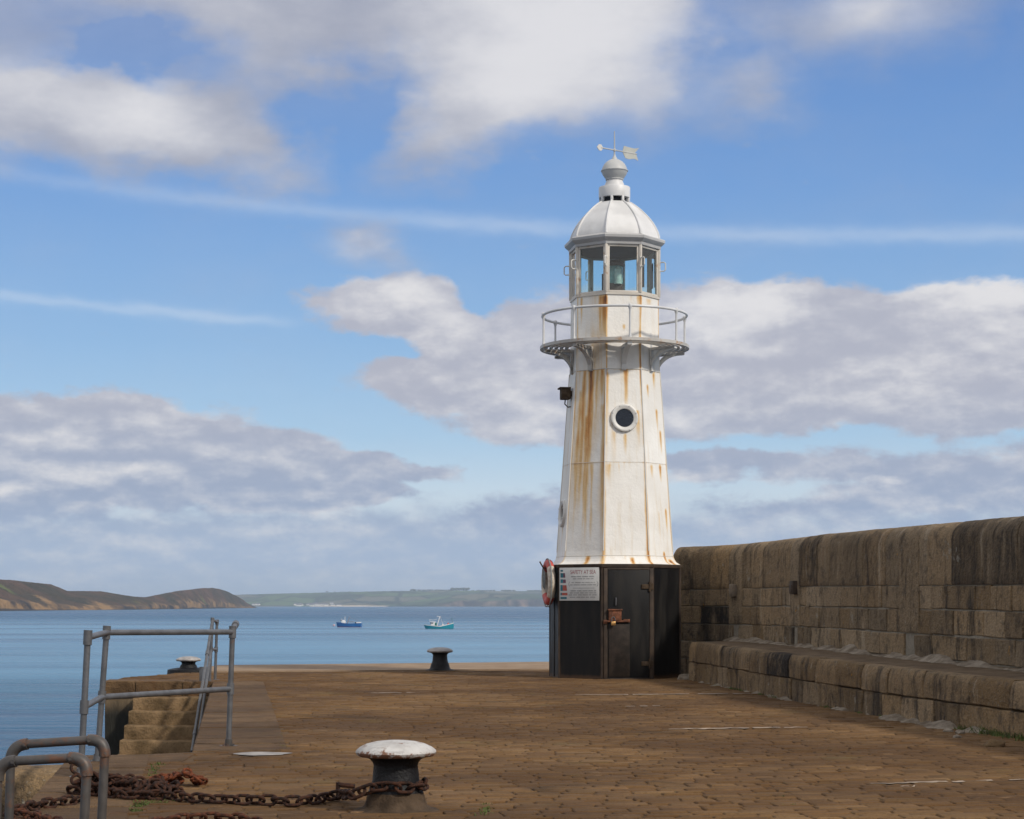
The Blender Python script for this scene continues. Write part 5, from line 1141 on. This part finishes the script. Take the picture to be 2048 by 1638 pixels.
for (b_, t_) in ((p1b, p1t), (p2b, p2t), (p3b, p3t)):
    m = MB(); m.tube([b_, t_], PR, 12); fitting(m, t_, t_-b_, 0.036, 0.12); md = b_.lerp(t_, 0.505); fitting(m, md, t_-b_, 0.036, 0.11); pst = RB(m, 'post')
    m = MB(); m.tube([b_ + Vector((0, 0, 0.0)), b_ + Vector((0, 0, 0.015))], 0.09, 16); m.tube([b_, b_.lerp(t_, 0.07)], 0.036, 12)
    for k in range(4): t = PI/4 + k*PI/2; q = b_ + Vector((math.cos(t)*0.06, math.sin(t)*0.06, 0.015)); m.tube([q, q + Vector((0, 0, 0.015))], 0.012, 6)
    RB(m, 'flange', GALV if b_ is not p3b else OLDPIPE, pst)
m = MB(); m.tube([p1t] + bend(p1t, p2t, p3t, 0.10) + [p3t], PR, 12); RB(m, 'top_rail')
q1, q2, q3 = (p1b.lerp(p1t, .505), p2b.lerp(p2t, .505), p3b.lerp(p3t, .505))
m = MB(); m.tube([q1] + bend(q1, q2, q3, 0.10) + [q3], PR, 12); RB(m, 'mid_rail')
m = MB(); m.tube([p3t, p3t + Vector((-0.02, 0.25, 0.035)), p3t + Vector((-0.04, 0.5, 0.07))], [PR, PR, PR], 12); m.tube([p3t + Vector((-0.035, 0.42, 0.06)), p3t + Vector((-0.045, 0.55, 0.078))], 0.036, 12); RB(m, 'stub_rail')
# stair handrail
hA = Vector((px(430, 1357, 36.2).x, 36.2, 0)); hB = Vector((px(419, 1360, 35.35).x, 35.35, 0)); hAt = px(434, 1244, 36.2); hBt = px(425, 1240, 35.35)
hE = px(384, 1503, 32.2)
h = empty('stair_handrail', hA, 'grey tubular handrail sloping down the quay steps from two upright posts', 'handrail'); ho = h.location
for b_, t_ in ((hA, hAt), (hB, hBt)):
    m = MB(); m.tube([b_, t_], PR, 12); fitting(m, t_, (0, 0, 1), 0.035, 0.09); fitting(m, b_.lerp(t_, 0.53), (0, 0, 1), 0.036, 0.1); m.tube([b_, b_ + Vector((0, 0, 0.015))], 0.09, 14); m.build('post', GALV, h, ho)
m = MB(); m.box(hB + Vector((-0.10, 0.02, 0.13)), (0.17, 0.04, 0.30), None, 0.008); m.build('fixing_plate', GALV, h, ho)
m = MB(); m.tube([hAt] + bend(hAt, hBt, hE, 0.08) + [hE], PR, 12); fitting(m, hBt.lerp(hE, 0.27), hE-hBt, 0.036, 0.11); fitting(m, hBt.lerp(hE, 0.87), hE-hBt, 0.036, 0.11); m.build('top_rail', GALV, h, ho)
m = MB(); a_ = hA.lerp(hAt, .53); b_ = hB.lerp(hBt, .53); e_ = hE - Vector((0, 0, 0.53)); m.tube([a_] + bend(a_, b_, e_, 0.08) + [e_], PR, 12); m.build('mid_rail', GALV, h, ho)
# near hooped handrails
def hoop(xl, yl, xr, yr, Y, label, mat):
    A = px(xl, yl, Y); B = px(xr, yr, Y - 0.06); A0 = Vector((A.x - 0.015, A.y, 0)); B0 = Vector((B.x - 0.03, B.y, 0)); e = empty('ladder_hoop', (A0+B0)/2, label, 'handrail'); o_ = e.location; r_ = 0.0262
    m = MB(); m.tube([A0] + bend(A0, A, B, 0.075, 8) + bend(A, B, B0, 0.075, 8) + [B0], r_, 14); m.build('hoop', mat, e, o_)
    for P1, P2, P3 in ((A0, A, B), (A, B, B0)):
        m = MB(); m.tube(bend(P1, P2, P3, 0.10, 10), 0.034, 14)
        for q in (P2 + (P1-P2).normalized()*0.09, P2 + (P3-P2).normalized()*0.09): m.tube([q - Vector((0, 0.04, 0)), q - Vector((0, 0.0, 0))], 0.012, 8)
        m.build('elbow', mat, e, o_)
    for q in (A0, B0): m = MB(); m.tube([q, q + Vector((0, 0, 0.02))], 0.08, 16); m.build('flange', mat, e, o_)
hoop(22, 1490, 211, 1478, 11.3, 'taller worn grey pipe hoop behind, above the quay ladder', OLDPIPE)
hoop(-4, 1524, 175, 1514, 10.55, 'lower worn grey pipe hoop in front, at the left edge of the photo', OLDPIPE)

# ------------------------------------------------------------------ boats
def hull(m, L, W, H0, Hm, H1, rake=0.1, mats=(0, 1), stripe=0.0, red=0.12, transom=0.8):
    n = 22; secs = []
    for i in range(n+1):
        t = i/n; x = -L/2 + L*t
        w = W/2*(math.sin(min(1, t/0.55)*PI/2)**0.75 if t < 0.55 else lerp(1, transom, (t-0.55)/0.45)) + 0.02
        hgt = interp([(0, H0), (0.5, Hm), (1, H1)], t) + (-0.10*math.sin(t*PI))
        rk = rake*L*0.1*(1 - t)**3
        pr = [(0.0, -0.35), (0.72, -0.25), (0.88, red), (0.95, red + 0.02), (1.0, hgt*0.62), (1.03, hgt - 0.16), (1.04, hgt - 0.02), (1.04, hgt), (0.96, hgt), (0.95, hgt - 0.22), (0, hgt - 0.25)]
        secs.append([[m.vert((x - rk*(z/H0 if z > 0 else 0) * 1.0, sg*w*k, z)) for k, z in pr] for sg in (-1, 1)])
    for a_, b_ in zip(secs, secs[1:]):
        for s_ in (0, 1):
            for j in range(10):
                m.mi = 2 if j < 2 else (1 if j in (5, 6, 7, 8) and stripe else (3 if j == 9 else 0)); m.face(a_[s_][j], b_[s_][j], b_[s_][j+1], a_[s_][j+1])
    for e_ in (secs[0], secs[-1]):
        m.mi = 0; l = e_[0][:8] + e_[1][:8][::-1]; m.face(*l)
def boat_blue():
    p = gp(699, 1254.5, SEA); o_ = p + Vector((0, 0, 0)); L = 49/F*p.y
    e = empty('fishing_boat', o_, 'small dark blue fishing boat with red waterline moored on the bay', 'boat', 'boats moored in the bay')
    m = MB(); hull(m, L, 2.1, 1.28, 0.98, 1.05, 0.5); m.build('hull', [HULLB, BOATW, BOATR, BOATD2], e, smooth=30)
    u = L/347      # one zoomed pixel of the close-up
    def X(x): return (x - 358)*u
    m = MB(); m.box((X(272), 0, 1.15), (0.85, 1.3, 0.75), None, 0.05); m.box((X(262), 0, 1.6), (0.75, 1.15, 0.32), None, 0.05); wh = m.build('wheelhouse', BOATW, e)
    m = MB(); m.box((X(245), 0, 1.62), (0.42, 1.20, 0.14)); m.build('window', WINDOW, wh, smooth=0)
    m = MB(); m.tube([(X(295), 0, 0.9), (X(293), 0, 2.65)], 0.05, 8); m.tube([(X(293), 0, 2.2), (X(282), 0, 2.2)], 0.03, 6); m.build('mast', BOATW, e)
    m = MB(); m.tube([(X(325), 0.3, 0.9), (X(362), 0, 2.60)], 0.04, 8); m.tube([(X(325), -0.3, 0.9), (X(362), 0, 2.60)], 0.04, 8); m.build('derrick', BOATD2, e)
    m = MB(); m.tube([(X(240), 0, 1.7), (X(238), 0, 2.2)], 0.02, 6); m.build('aerial', BOATW, e)
    m = MB(); m.box((X(491), 0, 1.08), (1.05, 1.25, 0.34), None, 0.04); m.build('fish_box', BOATW, e)
    m = MB(); m.box((X(447), 0.1, 1.05), (0.35, 0.8, 0.40), None, 0.05); m.build('winch', BOATD, e)
    m = MB()
    for x in (375, 395, 412, 428): m.tube([(X(x), -0.8, 0.85), (X(x + 3), -0.8, 1.45)], 0.03, 6)
    m.tube([(X(340), -0.8, 1.40), (X(430), -0.8, 1.46)], 0.03, 6); m.tube([(X(362), 0, 2.3), (X(500), 0, 1.55), (X(520), 0, 1.3)], 0.018, 6); m.tube([(X(293), 0, 2.5), (X(195), 0, 1.3)], 0.015, 6); m.build('rigging', BOATD2, e)
    e.rotation_euler = (0, 0, R(-6))
    b_ = gp(668, 1252.5, SEA); m = MB(); m.lathe([(0.02, -0.12), (0.24, -0.05), (0.34, 0.15), (0.32, 0.36), (0.18, 0.5), (0.05, 0.54), (0.05, 0.62), (0.02, 0.63)], (0, 0, 0), 20)
    bu = m.build('mooring_buoy', PINK, loc=b_); tag(bu, 'faded pink mooring buoy floating ahead of the dark blue boat', 'buoy')
def boat_teal():
    p = gp(879.5, 1257.5, SEA); L = 55/F*p.y
    e = empty('fishing_boat', p, 'small turquoise fishing boat with white bulwark stripe moored near the lighthouse', 'boat', 'boats moored in the bay')
    m = MB(); hull(m, L, 2.2, 0.98, 0.72, 1.38, 0.9, stripe=1.0, red=0.03); m.build('hull', [HULLT, BOATW, HULLT, BOATD2], e, smooth=30)
    u = L/410
    def X(x): return (x - 1680)*u
    m = MB(); m.box((X(1582), 0, 1.05), (1.0, 1.3, 0.85), None, 0.05); m.box((X(1575), 0, 1.62), (1.25, 1.4, 0.09), None, 0.02); wh = m.build('wheelhouse', BOATW, e)
    m = MB(); m.box((X(1618), -0.3, 1.05), (0.42, 0.75, 0.62)); m.build('door', BOATG, wh, smooth=0)
    m = MB(); m.box((X(1560), 0, 1.30), (0.70, 1.34, 0.22)); m.build('window', WINDOW, wh, smooth=0)
    m = MB(); m.tube([(X(1640), 0.45, 0.7), (X(1680), 0.1, 2.75)], 0.075, 8); m.tube([(X(1640), -0.45, 0.7), (X(1680), -0.1, 2.75)], 0.075, 8); m.tube([(X(1730), 0, 0.9), (X(1688), 0, 2.75)], 0.03, 8); m.tube([(X(1640), 0, 2.75), (X(1692), 0, 2.75)], 0.05, 8); m.build('gantry', BOATW, e)
    m = MB(); m.tube([(X(1535), 0, 1.6), (X(1528), 0, 2.2)], 0.03, 6); m.tube([(X(1530), 0, 2.1), (X(1580), 0, 1.95), (X(1640), 0, 2.2)], 0.03, 6); m.tube([(X(1650), 0, 2.7), (X(1648), 0, 3.0)], 0.03, 6); m.build('aerial', BOATW, e)
    m = MB(); m.tube([(X(1868), 0, 1.1), (X(1862), 0, 2.55)], 0.045, 8); m.build('mizzen_mast', BOATG, e)
    m = MB(); m.tube([(X(1862), 0, 2.4), (X(1800), 0, 1.0)], 0.02, 6); m.tube([(X(1690), 0, 2.7), (X(1730), 0, 1.6)], 0.018, 6); m.build('rigging', BOATD, e)
    m = MB(); m.lathe([(0.30, 0.75), (0.26, 0.95), (0.12, 1.3), (0.03, 1.42)], (X(1805), 0, 0), 14); m.box((X(1780), 0, 0.82), (0.5, 0.6, 0.16), None, 0.04); m.build('red_net', BOATR, e)
    m = MB(); m.box((X(1725), 0, 0.88), (0.34, 0.5, 0.42), None, 0.04); m.build('hauler', BOATW, e)
    m = MB(); m.box((X(1840), 0.2, 1.15), (0.40, 0.7, 0.24), None, 0.04); m.build('fish_crate', BOATD, e)
    e.rotation_euler = (0, 0, R(5))
boat_blue(); boat_teal()

# ------------------------------------------------------------------ sea air
m = MB(); m.box((0, 10500, 75), (56000, 28000, 166))
hz, nt, b, P, O = material('sea_air'); nt.nodes.remove(b)
pv = nd(nt, 'ShaderNodeVolumePrincipled', {'Color': (0.74, 0.86, 1.0, 1), 'Density': 8.5e-5, 'Anisotropy': 0.2}); nt.links.new(pv.outputs[0], nt.nodes['Material Output'].inputs['Volume'])
o = m.build('haze', hz, smooth=0); tag(o, 'thin blue sea air over the bay', 'haze', kind='stuff')
